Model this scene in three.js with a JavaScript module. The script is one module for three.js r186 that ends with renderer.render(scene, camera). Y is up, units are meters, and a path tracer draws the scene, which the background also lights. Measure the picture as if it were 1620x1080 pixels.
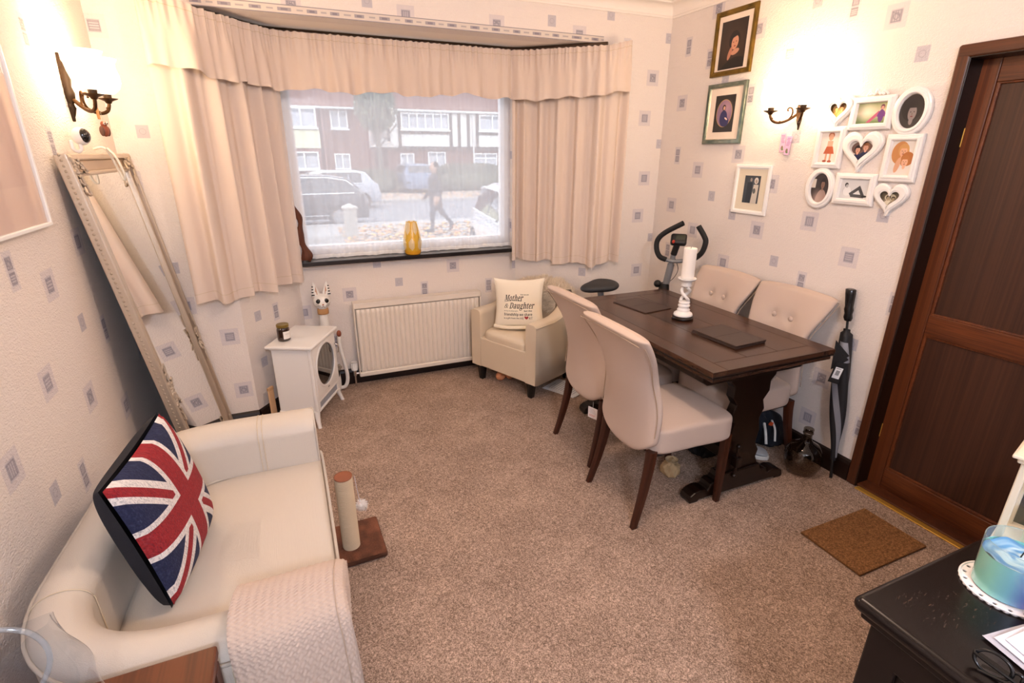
import * as THREE from 'three';
import { RoundedBoxGeometry } from 'three/addons/geometries/RoundedBoxGeometry.js';
import { mergeGeometries } from 'three/addons/utils/BufferGeometryUtils.js';
import { MarchingCubes } from 'three/addons/objects/MarchingCubes.js';

// ---------------------------------------------------------------- camera, sky, unseen ceiling lamps, wall lamps, exposure
const scene = new THREE.Scene();
const camera = new THREE.PerspectiveCamera(2 * Math.atan(540 / 819.9) * 180 / Math.PI, 1.5, 0.05, 200);
camera.position.set(0, 1.6532, 0);
camera.rotation.order = 'YXZ';
camera.rotation.set(-0.3485, -0.4015, 0.0033);
const renderer = new THREE.WebGLRenderer({ antialias: true });
renderer.toneMapping = THREE.LinearToneMapping;
renderer.toneMappingExposure = 1.08;
renderer.shadowMap.enabled = true;
scene.background = new THREE.Color().setRGB(2.2, 2.35, 2.6);          // flat overcast sky
scene.environment = null;
const UNSEEN_CEIL_LAMPS = [[0.95, -1.25, 4.5, [1, 0.73, 0.56]], [0.15, 1.25, 8.8, [0.87, 0.99, 1.2]]];   // out of view, placed to light the room: x, z, intensity, colour
const WALL_LAMP = 0.38;
const WARM = [1, 0.7, 0.42];

// ---------------------------------------------------------------- helpers
let seed = 12345;
const rnd = () => { seed = (seed * 1664525 + 1013904223) >>> 0; return seed / 4294967296; };
const rr = (a, b) => a + (b - a) * rnd();
const V = (x, y, z) => new THREE.Vector3(x, y, z);
const PI = Math.PI, { sin, cos, abs, min, max, sqrt, hypot, exp, floor, atan2, pow, sign } = Math;
const lerp = (a, b, t) => a + (b - a) * t, clamp = (x, a = 0, b = 1) => min(b, max(a, x)), ss = (a, b, x) => { const t = clamp((x - a) / (b - a)); return t * t * (3 - 2 * t); };

function tex(data, n, srgb, ch = 4) {
  const t = new THREE.DataTexture(data, n, n, THREE.RGBAFormat);
  t.wrapS = t.wrapT = THREE.RepeatWrapping; t.magFilter = THREE.LinearFilter; t.minFilter = THREE.LinearMipmapLinearFilter; t.generateMipmaps = true;
  if (srgb) t.colorSpace = THREE.SRGBColorSpace;
  t.needsUpdate = true; return t;
}
function tileNoise(n, cells, s) {          // periodic value noise, n x n
  let k = s >>> 0; const r = () => { k = (k * 1664525 + 1013904223) >>> 0; return k / 4294967296; };
  const cx = cells[0] ?? cells, cy = cells[1] ?? cells, g = Float32Array.from({ length: cx * cy }, r), o = new Float32Array(n * n);
  for (let y = 0; y < n; y++) for (let x = 0; x < n; x++) {
    const fx = x / n * cx, fy = y / n * cy, ix = floor(fx), iy = floor(fy); let u = fx - ix, v = fy - iy; u = u * u * (3 - 2 * u); v = v * v * (3 - 2 * v);
    const a = g[iy % cy * cx + ix % cx], b = g[iy % cy * cx + (ix + 1) % cx], c = g[(iy + 1) % cy * cx + ix % cx], d = g[(iy + 1) % cy * cx + (ix + 1) % cx];
    o[y * n + x] = lerp(lerp(a, b, u), lerp(c, d, u), v);
  }
  return o;
}
function noiseTex(n, layers, color) {      // layers [[cells, weight]], color(v, x, y) -> [r,g,b] 0..255
  const acc = new Float32Array(n * n); let w = 0;
  layers.forEach(([c, k], i) => { const l = tileNoise(n, c, 77 + i * 991 + (Array.isArray(c) ? c[0] * 3 + c[1] : c)); for (let j = 0; j < acc.length; j++) acc[j] += l[j] * k; w += k; });
  const d = new Uint8Array(n * n * 4);
  for (let j = 0; j < acc.length; j++) { const v = acc[j] / w, c = color ? color(v, j % n, floor(j / n)) : [v * 255, v * 255, v * 255]; d[j * 4] = c[0]; d[j * 4 + 1] = c[1]; d[j * 4 + 2] = c[2]; d[j * 4 + 3] = 255; }
  return tex(d, n, !!color);
}
const rep = (t, sx, sy = sx) => { const c = t.clone(); c.repeat.set(sx, sy); c.needsUpdate = true; return c; };
function canvasTex(w, h, draw, srgb = true) {
  const c = document.createElement('canvas'); c.width = w; c.height = h; const g = c.getContext('2d'); draw(g, w, h);
  const t = new THREE.CanvasTexture(c); if (srgb) t.colorSpace = THREE.SRGBColorSpace; t.wrapS = t.wrapT = THREE.RepeatWrapping; return t;
}
const M = (color, roughness = 0.7, o = {}) => new THREE.MeshStandardMaterial({ color, roughness, ...o });
const P = (color, roughness = 0.5, o = {}) => new THREE.MeshPhysicalMaterial({ color, roughness, ...o });

// geometry
const box = (w, h, d, x = 0, y = 0, z = 0) => new THREE.BoxGeometry(w, h, d).translate(x, y, z);
const rbox = (w, h, d, x = 0, y = 0, z = 0, r = 0.004, s = 2) => new RoundedBoxGeometry(w, h, d, s, min(r, w / 2.01, h / 2.01, d / 2.01)).translate(x, y, z);
const cyl = (r0, r1, h, x = 0, y = 0, z = 0, n = 24) => new THREE.CylinderGeometry(r0, r1, h, n).translate(x, y, z);
const ball = (r, x = 0, y = 0, z = 0, sx = 1, sy = 1, sz = 1, n = 20) => new THREE.SphereGeometry(r, n, n * 0.7 | 0).scale(sx, sy, sz).translate(x, y, z);
const lathe = (pts, n = 32) => new THREE.LatheGeometry(pts.map(([r, y]) => new THREE.Vector2(r, y)), n);
const tube = (pts, r, n = 32, m = 8, closed = false) => new THREE.TubeGeometry(new THREE.CatmullRomCurve3(pts.map((p) => V(...p)), closed, 'catmullrom', 0.5), n, r, m, closed);
function merge(list) {
  const gs = list.map((g) => { let h = g.index ? g.toNonIndexed() : g; const o = new THREE.BufferGeometry(); for (const k of ['position', 'normal', 'uv']) if (h.attributes[k]) o.setAttribute(k, h.attributes[k]); if (!o.attributes.uv) o.setAttribute('uv', new THREE.BufferAttribute(new Float32Array(o.attributes.position.count * 2), 2)); return o; });
  return mergeGeometries(gs);
}
// parametric sheet; fn(u, v) -> [x, y, z]; uv either 0..1 or from uvf
function surf(fn, nu, nv, { closeU = false, uvf = null, flip = false } = {}) {
  const p = [], t = [], ix = [];
  for (let j = 0; j <= nv; j++) for (let i = 0; i <= nu; i++) { const u = i / nu, v = j / nv; p.push(...fn(u, v)); t.push(...(uvf ? uvf(u, v) : [u, v])); }
  for (let j = 0; j < nv; j++) for (let i = 0; i < nu; i++) { const a = j * (nu + 1) + i, b = a + 1, c = a + nu + 1, d = c + 1; flip ? ix.push(a, c, b, b, c, d) : ix.push(a, b, c, b, d, c); }
  const g = new THREE.BufferGeometry(); g.setAttribute('position', new THREE.Float32BufferAttribute(p, 3)); g.setAttribute('uv', new THREE.Float32BufferAttribute(t, 2)); g.setIndex(ix); g.computeVertexNormals();
  if (closeU) { const n = g.attributes.normal; for (let j = 0; j <= nv; j++) { const a = j * (nu + 1), b = a + nu, m = V(n.getX(a) + n.getX(b), n.getY(a) + n.getY(b), n.getZ(a) + n.getZ(b)).normalize(); n.setXYZ(a, m.x, m.y, m.z); n.setXYZ(b, m.x, m.y, m.z); } }
  return g;
}
// rings of points [[x,y,z]...] all of one length, closed around, capped at both ends
function loft(rings, caps = true, uvs = [1, 1]) {
  const n = rings[0].length, m = rings.length - 1;
  const g = surf((u, v) => rings[Math.round(v * m)][Math.round(u * n) % n], n, m, { closeU: true, uvf: (u, v) => [u * uvs[0], v * uvs[1]] });
  if (!caps) return g;
  const cap = (r, f) => { const c = [0, 1, 2].map((k) => r.reduce((s, p) => s + p[k], 0) / n); return surf((u, v) => { const q = r[Math.round(u * n) % n]; return [0, 1, 2].map((k) => lerp(c[k], q[k], v)); }, n, 1, { flip: f }); };
  return merge([g, cap(rings[0], true), cap(rings[m], false)]);
}
// plan polyline with rounded corners, resampled evenly: [{x, z, nx, nz, s}], n to the left of travel
function planPath(pts, radius, step) {
  const q = [pts[0]];
  for (let i = 1; i < pts.length - 1; i++) {
    const [a, b, c] = [pts[i - 1], pts[i], pts[i + 1]], la = hypot(a[0] - b[0], a[1] - b[1]), lc = hypot(c[0] - b[0], c[1] - b[1]), r = min(Array.isArray(radius) ? radius[i - 1] : radius, la * 0.49, lc * 0.49);
    const p = [b[0] + (a[0] - b[0]) / la * r, b[1] + (a[1] - b[1]) / la * r], e = [b[0] + (c[0] - b[0]) / lc * r, b[1] + (c[1] - b[1]) / lc * r];
    for (let k = 0; k <= 12; k++) { const t = k / 12; q.push([0, 1].map((m) => (1 - t) * (1 - t) * p[m] + 2 * t * (1 - t) * b[m] + t * t * e[m])); }
  }
  q.push(pts[pts.length - 1]);
  const L = [0]; for (let i = 1; i < q.length; i++) L.push(L[i - 1] + hypot(q[i][0] - q[i - 1][0], q[i][1] - q[i - 1][1]));
  const T = L[L.length - 1], n = max(2, Math.round(T / step)), o = [];
  for (let k = 0, i = 0; k <= n; k++) { const s = T * k / n; while (i < L.length - 2 && L[i + 1] < s) i++; const t = (s - L[i]) / (L[i + 1] - L[i] || 1); o.push({ x: lerp(q[i][0], q[i + 1][0], t), z: lerp(q[i][1], q[i + 1][1], t), s }); }
  o.forEach((p, i) => { const a = o[max(0, i - 1)], b = o[min(n, i + 1)], l = hypot(b.x - a.x, b.z - a.z); p.nx = -(b.z - a.z) / l; p.nz = (b.x - a.x) / l; p.t = i / n; });
  o.length_ = T; return o;
}
const at = (path, t) => { const f = clamp(t) * (path.length - 1), i = min(path.length - 2, floor(f)), k = f - i, a = path[i], b = path[i + 1]; return { x: lerp(a.x, b.x, k), z: lerp(a.z, b.z, k), nx: lerp(a.nx, b.nx, k), nz: lerp(a.nz, b.nz, k), s: lerp(a.s, b.s, k) }; };
const extrude = (pts, depth, bevel = 0, holes = [], curve = 1) => {
  const s = new THREE.Shape(pts.map((p) => new THREE.Vector2(...p))); for (const h of holes) s.holes.push(new THREE.Path(h.map((p) => new THREE.Vector2(...p))));
  return new THREE.ExtrudeGeometry(s, { depth: depth - 2 * bevel, bevelEnabled: bevel > 0, bevelThickness: bevel, bevelSize: bevel, bevelOffset: -bevel, bevelSegments: 2, curveSegments: 16 }).translate(0, 0, bevel);
};
const ellipse = (rx, ry, n = 40, cx = 0, cy = 0) => Array.from({ length: n }, (_, i) => [cx + rx * cos(i / n * 2 * PI), cy + ry * sin(i / n * 2 * PI)]);
const heart = (w, h, n = 48) => Array.from({ length: n }, (_, i) => { const t = i / n * 2 * PI; return [w / 2 * pow(abs(sin(t)), 3) * sign(sin(t)), h / 2 * ((13 * cos(t) - 5 * cos(2 * t) - 2 * cos(3 * t) - cos(4 * t)) / 14.5 + 0.12)]; });
const rect = (w, h, cx = 0, cy = 0) => [[cx - w / 2, cy - h / 2], [cx + w / 2, cy - h / 2], [cx + w / 2, cy + h / 2], [cx - w / 2, cy + h / 2]];
// flat face with 0..1 uv over its bounding box
function face(pts) { const g = new THREE.ShapeGeometry(new THREE.Shape(pts.map((p) => new THREE.Vector2(...p)))); g.computeBoundingBox(); const b = g.boundingBox, u = g.attributes.uv, p = g.attributes.position; for (let i = 0; i < p.count; i++) u.setXY(i, (p.getX(i) - b.min.x) / (b.max.x - b.min.x), (p.getY(i) - b.min.y) / (b.max.y - b.min.y)); return g; }
function frameRing(outer, inner, depth, bev) { return extrude(outer, depth, bev, [inner]); }
// puffed cushion half: side +1 front / -1 back, in local xy, thickness along z
function pillowHalf(w, h, t, side, n = 28, sag = 0, pinch = 0.06, plump = 0.5) {
  return surf((u, v) => { const a = u * 2 - 1, b = v * 2 - 1, e = pow(clamp((1 - pow(abs(a), 2.6)) * (1 - pow(abs(b), 2.6))), plump), k = 1 + 0.05 * a * a * b * b; return [a * w / 2 * (1 - pinch * (1 - b * b) * a * a) * k, b * h / 2 * (1 - pinch * (1 - a * a) * b * b) * k - sag * (1 - b) * e, side * (t / 2 * e + 0.003)]; }, n, n, { flip: side < 0 });
}

// scene bookkeeping
const used = {};
const numbered = (n) => { const k = used[n] = (used[n] ?? -1) + 1; return k ? `${n}_${String(k).padStart(3, '0')}` : n; };
function thing(name, label, category, [x, y, z] = [0, 0, 0], turn = 0, group) {
  const o = new THREE.Group(); o.name = numbered(name); o.position.set(x, y, z); o.rotation.y = turn; o.userData = { label, category }; if (group) o.userData.group = group; scene.add(o); return o;
}
function part(name, geo, mat, parent, label) { const m = new THREE.Mesh(Array.isArray(geo) ? merge(geo) : geo, mat); m.name = name; m.castShadow = m.receiveShadow = true; if (label) m.userData.label = label; parent.add(m); return m; }
function struct(name, geo, mat) { const m = part(name, geo, mat, scene); m.name = numbered(name); m.userData.kind = 'structure'; return m; }
function structGroup(name) { const o = new THREE.Group(); o.name = numbered(name); o.userData = { kind: 'structure' }; scene.add(o); return o; }
function single(name, geo, mat, label, category, group) { const m = part(name, geo, mat, scene); m.name = numbered(name); m.userData = { label, category }; if (group) m.userData.group = group; return m; }
function dup(o, name, label, [x, y, z], turn = 0) { const c = o.clone(); c.name = numbered(name); c.userData = { ...o.userData, label }; c.position.set(x, y, z); c.rotation.set(0, turn, 0); scene.add(c); return c; }

// ---------------------------------------------------------------- materials
const plasterBump = noiseTex(512, [[170, 1], [70, 1.3], [[40, 110], 1]]);
const weaveBump = noiseTex(256, [[[128, 32], 1], [[32, 128], 1], [64, 0.5]]);
const leatherBump = noiseTex(512, [[120, 1], [60, 0.8], [6, 1.2]]);
const fineBump = noiseTex(256, [[100, 1], [50, 1]]);
const plushBump = noiseTex(256, [[[50, 90], 1], [[20, 40], 0.7]]);
const carpetTex = noiseTex(1024, [[400, 1.5], [200, 1.6], [90, 0.6], [7, 0.35]], (v) => { const k = 0.5 + (v - 0.5) * 2.3; return [lerp(122, 208, k), lerp(101, 181, k), lerp(87, 163, k)].map((x) => clamp(x, 0, 255)); });
const carpetBump = noiseTex(512, [[200, 1.4], [90, 1]]);
const woodTex = (a, b, n = 512) => noiseTex(n, [[[6, 2], 0.7], [[60, 3], 1], [[160, 5], 0.8], [[12, 1], 0.8]], (v) => { const k = clamp(0.5 + (v - 0.5) * 2.4); return [0, 1, 2].map((i) => lerp(a[i], b[i], k)); });
const darkWoodTex = woodTex([62, 31, 15], [92, 48, 24]), tableWoodTex = woodTex([46, 29, 22], [86, 56, 40]), midWoodTex = woodTex([92, 50, 26], [136, 80, 46]), doorTex = woodTex([74, 35, 15], [112, 58, 27]), legWoodTex = woodTex([66, 32, 16], [110, 58, 30]), panelWoodTex = woodTex([54, 30, 20], [74, 43, 29]);
const wood = (t, sx, sy, rough = 0.4, o = {}) => M('#ffffff', rough, { map: rep(t, sx, sy), bumpMap: rep(t, sx, sy), bumpScale: 0.0004, ...o });
const m = {
  white: M('#f3f1ee', 0.45), whiteGloss: P('#f2efec', 0.3, { clearcoat: 0.4, clearcoatRoughness: 0.2 }), ceiling: M('#f3ebe3', 0.9), coving: M('#f5ece4', 0.8),
  black: M('#121214', 0.5), blackGloss: M('#0e0e10', 0.2), rubber: M('#19191b', 0.75), grey: M('#8a8c90', 0.4, { metalness: 0.3 }), chrome: M('#d8d8da', 0.18, { metalness: 1 }), brass: M('#dfb254', 0.4, { metalness: 0.7 }), bronze: M('#4a3118', 0.42, { metalness: 0.7 }), gold: M('#c9a765', 0.35, { metalness: 0.8 }),
  leather: P('#cfc6bb', 0.42, { bumpMap: rep(leatherBump, 5), bumpScale: 0.0007, clearcoat: 0.12, clearcoatRoughness: 0.35 }), leatherSeam: M('#d8c8ad', 0.5), leatherTan: P('#dccbb3', 0.4, { bumpMap: rep(leatherBump, 4), bumpScale: 0.0008, clearcoat: 0.12, clearcoatRoughness: 0.35 }),
  linen: M('#c9b5a8', 0.95, { bumpMap: rep(weaveBump, 5), bumpScale: 0.0006 }), linenSeam: M('#b59f8b', 0.95),
  curtain: P('#dccabd', 0.92, { bumpMap: rep(weaveBump, 8), bumpScale: 0.0003, sheen: 0.2 }),
  skirting: wood(darkWoodTex, 0.3, 3, 0.45, { color: '#6f625c' }), doorWood: wood(doorTex, 2, 0.5, 0.36), doorPanel: wood(panelWoodTex, 1.4, 0.35, 0.4), architrave: wood(darkWoodTex, 2, 0.5, 0.33), tableWood: wood(tableWoodTex, 1.2, 1, 0.3), tableDark: wood(darkWoodTex, 1, 1, 0.35, { color: '#5a5250' }), legWood: wood(legWoodTex, 1, 0.6, 0.42, { color: '#b8a190' }), midWood: wood(midWoodTex, 1, 1, 0.35), sideboard: P('#1a1210', 0.3, { specularIntensity: 0.6 }),
  upvc: M('#f4f4f4', 0.35), glass: P('#ffffff', 0.02, { transmission: 1, thickness: 0, ior: 1.5 }), carGlass: P('#2a3036', 0.08, { clearcoat: 1 }), trimChrome: M('#e6e7ea', 0.3, { metalness: 0.25 }), mirror: M('#f4f4f2', 0.02, { metalness: 1 }),
};

// ---------------------------------------------------------------- the room
const XL = -0.751, XR = 2.604, ZB = -3.336, ZF = -3.804, ZR = 1.7, HC = 2.597, HS = 2.331, BX0 = -0.326, BX1 = 2.0725, FX0 = 0.014, FX1 = 1.64, T = 0.15;
const WIN = { x0: 0.045, x1: 1.61, y0: 0.955, y1: 2.2 };
// wallpaper: small printed squares on a pale embossed paper; motifs [kind, along, up]
function wallpaper(w, h, x0, list, px = 640) {
  const s = min(px, 2040 / w);
  return canvasTex(Math.round(w * s), Math.round(h * s), (g, W, H) => {
    g.fillStyle = '#eae0d9'; g.fillRect(0, 0, W, H);
    for (let i = 0; i < 900; i++) { g.fillStyle = `rgba(${rnd() < 0.5 ? '255,252,248' : '196,184,176'},0.05)`; g.fillRect(rnd() * W, rnd() * H, rr(10, 60), rr(1, 4)); }
    const R = (x, y, a, b, c) => { g.fillStyle = c; g.fillRect((x - a / 2 - x0) * s, (h - y - b / 2) * s, a * s, b * s); };
    const glyph = (x, y, q, k) => { g.strokeStyle = 'rgba(100,97,110,0.5)'; g.lineWidth = max(1, 0.0035 * s); g.beginPath(); const X = (x - x0) * s, Y = (h - y) * s, d = q * s; for (let i = 0; i < 4; i++) { const o = -d / 2 + d * (i + 0.5) / 4; if (k % 2) { g.moveTo(X + o, Y - d / 2); g.lineTo(X + o, Y + d / 2); } else { g.moveTo(X - d / 2, Y + o); g.lineTo(X + d / 2, Y + o); } } g.rect(X - d / 2, Y - d / 2, d, d); if (k % 3 === 0) g.arc(X, Y, d * 0.3, 0, 7); g.stroke(); };
    list.forEach(([k, x, y], i) => {
      if (k === 'A') { R(x, y, 0.098, 0.1, '#dad1d1'); R(x, y, 0.052, 0.056, '#c0bac1'); glyph(x, y, 0.042, i); }
      if (k === 'B') { R(x, y, 0.056, 0.062, '#c3bdc3'); g.strokeStyle = 'rgba(150,146,156,.7)'; g.lineWidth = 1; g.beginPath(); g.arc((x - x0) * s, (h - y) * s, 0.014 * s, 0, 7); g.stroke(); }
      if (k === 'C') { R(x, y, 0.058, 0.115, '#dad2d2'); R(x, y, 0.036, 0.086, '#c6c0c6'); glyph(x, y + 0.022, 0.032, i); glyph(x, y - 0.022, 0.032, i + 1); }
    });
  });
}
const parseM = (s) => s.split(' ').map((q) => [q[0], ...q.slice(1).split(',').map(Number)]);
const MOT = {
  right: 'A-2.9,2.49 C-3.14,2.32 C-2.93,2.22 A-2.56,2.32 B-2.77,2.08 C-2.55,1.98 A-3.15,1.98 C-3.14,1.64 A-2.92,1.55 A-2.58,1.65 A-3.15,1.3 B-2.76,1.39 A-2.3,1.49 A-2.9,1.15 B-2.56,1.29 A-2.35,1.22 C-3.14,0.97 A-2.58,0.98 B-2.19,1.06 C-1.99,2.31 B-2.2,2.38 A-1.78,2.23 A-2.32,2.16 A-2.0,2.0 B-1.63,2.06 A-2.01,1.31 A-1.75,1.16 C-1.99,0.98 C-1.48,0.98 B-1.63,0.73 A-1.75,0.49 A-1.78,0.23 C-1.49,0.31 B-1.63,1.38 B-2.19,1.74',
  back: 'B2.11,2.5 B2.59,2.4 C2.25,2.32 A2.48,2.15 C2.24,1.98 A2.44,1.89 C2.25,1.64 A2.48,1.48 A2.45,1.21 B2.59,1.04 A2.48,0.79 A0.76,2.38 A1.31,2.38 B1.68,2.43 A1.88,2.37 A0.16,2.37 B0.55,2.43 B-0.62,1.75 A-0.72,1.51 B-0.62,1.05 A-0.41,0.62 A-0.39,0.27 A-0.72,2.21 B2.59,1.72 C-0.5,2.4 A-0.6,0.83',
  front: 'A0.34,0.69 A0.02,0.59 B0.7,0.75 C0.89,0.68 C1.41,0.66 B0.55,0.9 A1.12,0.84 B1.64,0.81 A1.5,0.3 C0.2,0.35', left: 'C-2.53,2.04 C-2.78,1.86 C-2.5,1.68 C-1.91,1.33 A-2.13,1.24 A-2.48,1.33 B-2.3,1.06 C-2.51,0.97 A-1.91,0.98 A-2.18,0.81 A-2.51,0.62 A-1.58,0.87 B-1.74,0.69 C-1.95,0.62 A-2.9,0.75 B-3.1,1.0 C-3.0,1.45 A-2.75,1.15',
};
const fillM = (a, b) => { const o = []; for (let x = a; x < b; x += 0.32) for (let y = 0.25; y < 2.5; y += 0.34) o.push(['ABC'[floor(rnd() * 3)], x + rr(0, 0.2), y + rr(-0.1, 0.1)]); return o; };
const BX = (X, Y, Z, p) => new THREE.Matrix4().makeBasis(X, Y, Z).setPosition(p);
function paperMat(list, x0, w, h = HC) {
  const t = wallpaper(w, h, x0, list); t.repeat.set(1 / w, 1 / h); t.offset.set(-x0 / w, 0);
  return M('#ffffff', 0.82, { map: t, bumpMap: rep(plasterBump, 3.2), bumpScale: 0.0026 });
}
function wall(name, outline, holes, basis, mat, t = T) { return struct(name, extrude(outline, t, 0, holes).applyMatrix4(basis), mat); }
const leftList = parseM(MOT.left).map(([k, z, y]) => [k, -z, y]);
// left wall, right wall with the door opening, wall behind the camera
wall('wall_left', [[-ZR, 0], [-ZB, 0], [-ZB, HC], [-ZR, HC]], [], BX(V(0, 0, -1), V(0, 1, 0), V(1, 0, 0), V(XL - T, 0, 0)), paperMat([...leftList, ...fillM(-ZR, 1.4)], -ZR, ZR - ZB));
const D = { z0: -1.432, z1: -0.672, h: 2.02 };
wall('wall_right', [[ZB, 0], [D.z0 - 0.02, 0], [D.z0 - 0.02, D.h + 0.02], [D.z1 + 0.02, D.h + 0.02], [D.z1 + 0.02, 0], [ZR, 0], [ZR, HC], [ZB, HC]], [], BX(V(0, 0, 1), V(0, 1, 0), V(-1, 0, 0), V(XR + T, 0, 0)), paperMat([...parseM(MOT.right), ...fillM(-1.3, ZR)], ZB, ZR - ZB));
wall('wall_rear', [[-XR - T, 0], [-XL + T, 0], [-XL + T, HC], [-XR - T, HC]], [], BX(V(-1, 0, 0), V(0, 1, 0), V(0, 0, -1), V(0, 0, ZR + T)), paperMat(fillM(-XR, -XL), -XR - T, XR - XL + 2 * T));
// window wall with the bay opening cut out of it
const backList = parseM(MOT.back);
wall('wall_back', [[XL - T, 0], [BX0, 0], [BX0, HS], [BX1, HS], [BX1, 0], [XR + T, 0], [XR + T, HC], [XL - T, HC]], [], BX(V(1, 0, 0), V(0, 1, 0), V(0, 0, 1), V(0, 0, ZB - 0.12)), paperMat(backList, XL - T, XR - XL + 2 * T), 0.12);
// the bay: front and two splays, each with an opening above the sill
const frontList = parseM(MOT.front);
wall('wall_bay_front', [[FX0 - 0.08, 0], [FX1 + 0.08, 0], [FX1 + 0.08, HS], [FX0 - 0.08, HS]], [rect(WIN.x1 - WIN.x0, WIN.y1 - WIN.y0 + 0.03, (WIN.x0 + WIN.x1) / 2, (WIN.y0 + WIN.y1) / 2 - 0.015)], BX(V(1, 0, 0), V(0, 1, 0), V(0, 0, 1), V(0, 0, ZF - 0.2)), paperMat(frontList, FX0 - 0.08, FX1 - FX0 + 0.16, HS), 0.2);
const splays = [[[BX0, ZB], [FX0, ZF], 'left', [['B', 0.13, 0.7], ['C', 0.3, 0.68], ['B', 0.36, 0.5], ['B', 0.12, 0.4]]], [[FX1, ZF], [BX1, ZB], 'right', [['B', 0.56, 0.8], ['A', 0.2, 0.6], ['C', 0.45, 0.4]]]];
for (const [a, b, side, list] of splays) {
  const l = hypot(b[0] - a[0], b[1] - a[1]), X = V((b[0] - a[0]) / l, 0, (b[1] - a[1]) / l), N = V(-X.z, 0, X.x).multiplyScalar(1), n = N.dot(V(0.8 - a[0], 0, -3 - a[1])) > 0 ? N : N.negate();
  wall('wall_bay_' + side, rect(l, HS, l / 2, HS / 2), [rect(l - 0.2, 1.2, l / 2, 1.57)], BX(X, V(0, 1, 0), n, V(a[0], 0, a[1]).addScaledVector(n, -0.12)), paperMat(list, 0, l, HS), 0.12);
  const w = structGroup('window_' + (side === 'left' ? 2 : 3)); w.matrixAutoUpdate = true; w.applyMatrix4(BX(X, V(0, 1, 0), n, V(a[0], 0, a[1]).addScaledVector(n, -0.075)));
  part('window_frame', frameRing(rect(l - 0.2, 1.2, l / 2, 1.57), rect(l - 0.32, 1.08, l / 2, 1.57), 0.06, 0.006), m.upvc, w);
  part('pane', box(l - 0.31, 1.09, 0.006, l / 2, 1.57, 0.03), m.glass, w);
}
struct('ceiling', box(XR - XL + 2 * T, 0.1, ZR - ZB + 2 * T, (XL + XR) / 2, HC + 0.05, (ZR + ZB) / 2), m.ceiling);
struct('ceiling_bay', extrude([[BX0 - 0.1, ZB - 0.12], [FX0 - 0.1, ZF - 0.2], [FX1 + 0.1, ZF - 0.2], [BX1 + 0.1, ZB - 0.12]].map(([x, z]) => [x, -z]), 0.08).rotateX(-PI / 2).translate(0, HS, 0), m.ceiling);
struct('roof_bay', extrude([[BX0 - 0.1, ZB - 0.13], [FX0 - 0.1, ZF - 0.3], [FX1 + 0.1, ZF - 0.3], [BX1 + 0.1, ZB - 0.13]].map(([x, z]) => [x, -z]), 0.25).rotateX(-PI / 2).translate(0, HS + 0.08, 0), M('#55504c', 0.9));
const floorG = extrude([[XL - T, -ZR - T], [XR + T, -ZR - T], [XR + T, -ZB + 0.02], [BX1 + 0.05, -ZB + 0.02], [FX1 + 0.05, -ZF + 0.05], [FX0 - 0.05, -ZF + 0.05], [BX0 - 0.05, -ZB + 0.02], [XL - T, -ZB + 0.02]], 0.12).rotateX(-PI / 2).translate(0, -0.12, 0);
struct('floor', floorG, M('#ffffff', 0.97, { map: rep(carpetTex, 1.5), bumpMap: rep(carpetBump, 2.6), bumpScale: 0.004 }));
// coving, paper border along the soffit edge
const cove = [[0, 0], [0.008, 0], [0.012, 0.012], ...Array.from({ length: 9 }, (_, i) => { const a = i / 8 * PI / 2; return [0.078 - 0.06 * cos(a), 0.012 + 0.056 * sin(a)]; }), [0.088, 0.07], [0.088, 0.08], [0, 0.08]];
struct('trim_1', extrude(cove, XR - XL).applyMatrix4(BX(V(0, 0, 1), V(0, 1, 0), V(-1, 0, 0), V(XR, HC - 0.08, ZB))), m.coving);
struct('trim_2', extrude(cove, ZR - ZB).applyMatrix4(BX(V(-1, 0, 0), V(0, 1, 0), V(0, 0, -1), V(XR, HC - 0.08, ZR))), m.coving);
struct('trim_3', extrude(cove, ZR - ZB).applyMatrix4(BX(V(1, 0, 0), V(0, 1, 0), V(0, 0, 1), V(XL, HC - 0.08, ZB))), m.coving);
const borderTex = canvasTex(2048, 32, (g, w, h) => {
  g.fillStyle = '#d8cdc4'; g.fillRect(0, 0, w, h); g.fillStyle = '#8f8a90'; g.fillRect(0, 0, w, 3); g.fillRect(0, h - 3, w, 3);
  for (let x = 8, i = 0; x < w; i++) { const l = i % 2 ? rr(24, 34) : rr(38, 62), k = i % 2 ? 6 : 12; g.fillStyle = i % 2 ? '#b3abac' : '#a29ba2'; g.fillRect(x, h / 2 - k / 2, l, k); g.fillStyle = 'rgba(110,105,120,.5)'; if (i % 2 === 0) g.fillRect(x + l * 0.25, h / 2 - 4, l * 0.5, 8); x += l + rr(16, 24); }
});
struct('trim_4', box(BX1 - BX0 - 0.02, 0.042, 0.004, (BX0 + BX1) / 2, HS + 0.021, ZB + 0.001), M('#ffffff', 0.7, { map: borderTex }));
// skirting boards
const skProf = [[0, 0], [0.02, 0], [0.02, 0.095], [0.014, 0.11], [0.004, 0.118], [0, 0.118]];
const sk = (name, a, b, n) => { const l = hypot(b[0] - a[0], b[1] - a[1]), X = V((b[0] - a[0]) / l, 0, (b[1] - a[1]) / l); struct(name, extrude(skProf, l).applyMatrix4(BX(V(...n), V(0, 1, 0), V(...n).cross(V(0, 1, 0)), V(a[0], 0, a[1]))), m.skirting); };
sk('baseboard_right', [XR, D.z0 - 0.05], [XR, ZB], [-1, 0, 0]); sk('baseboard_right', [XR, ZR], [XR, D.z1 + 0.05], [-1, 0, 0]);
sk('baseboard_left', [XL, ZB], [XL, ZR], [1, 0, 0]);
sk('baseboard_back', [XL, ZB].map((v, i) => i ? v : BX0), [XL, ZB], [0, 0, 1]); sk('baseboard_back', [XR, ZB], [BX1, ZB], [0, 0, 1]);
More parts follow.
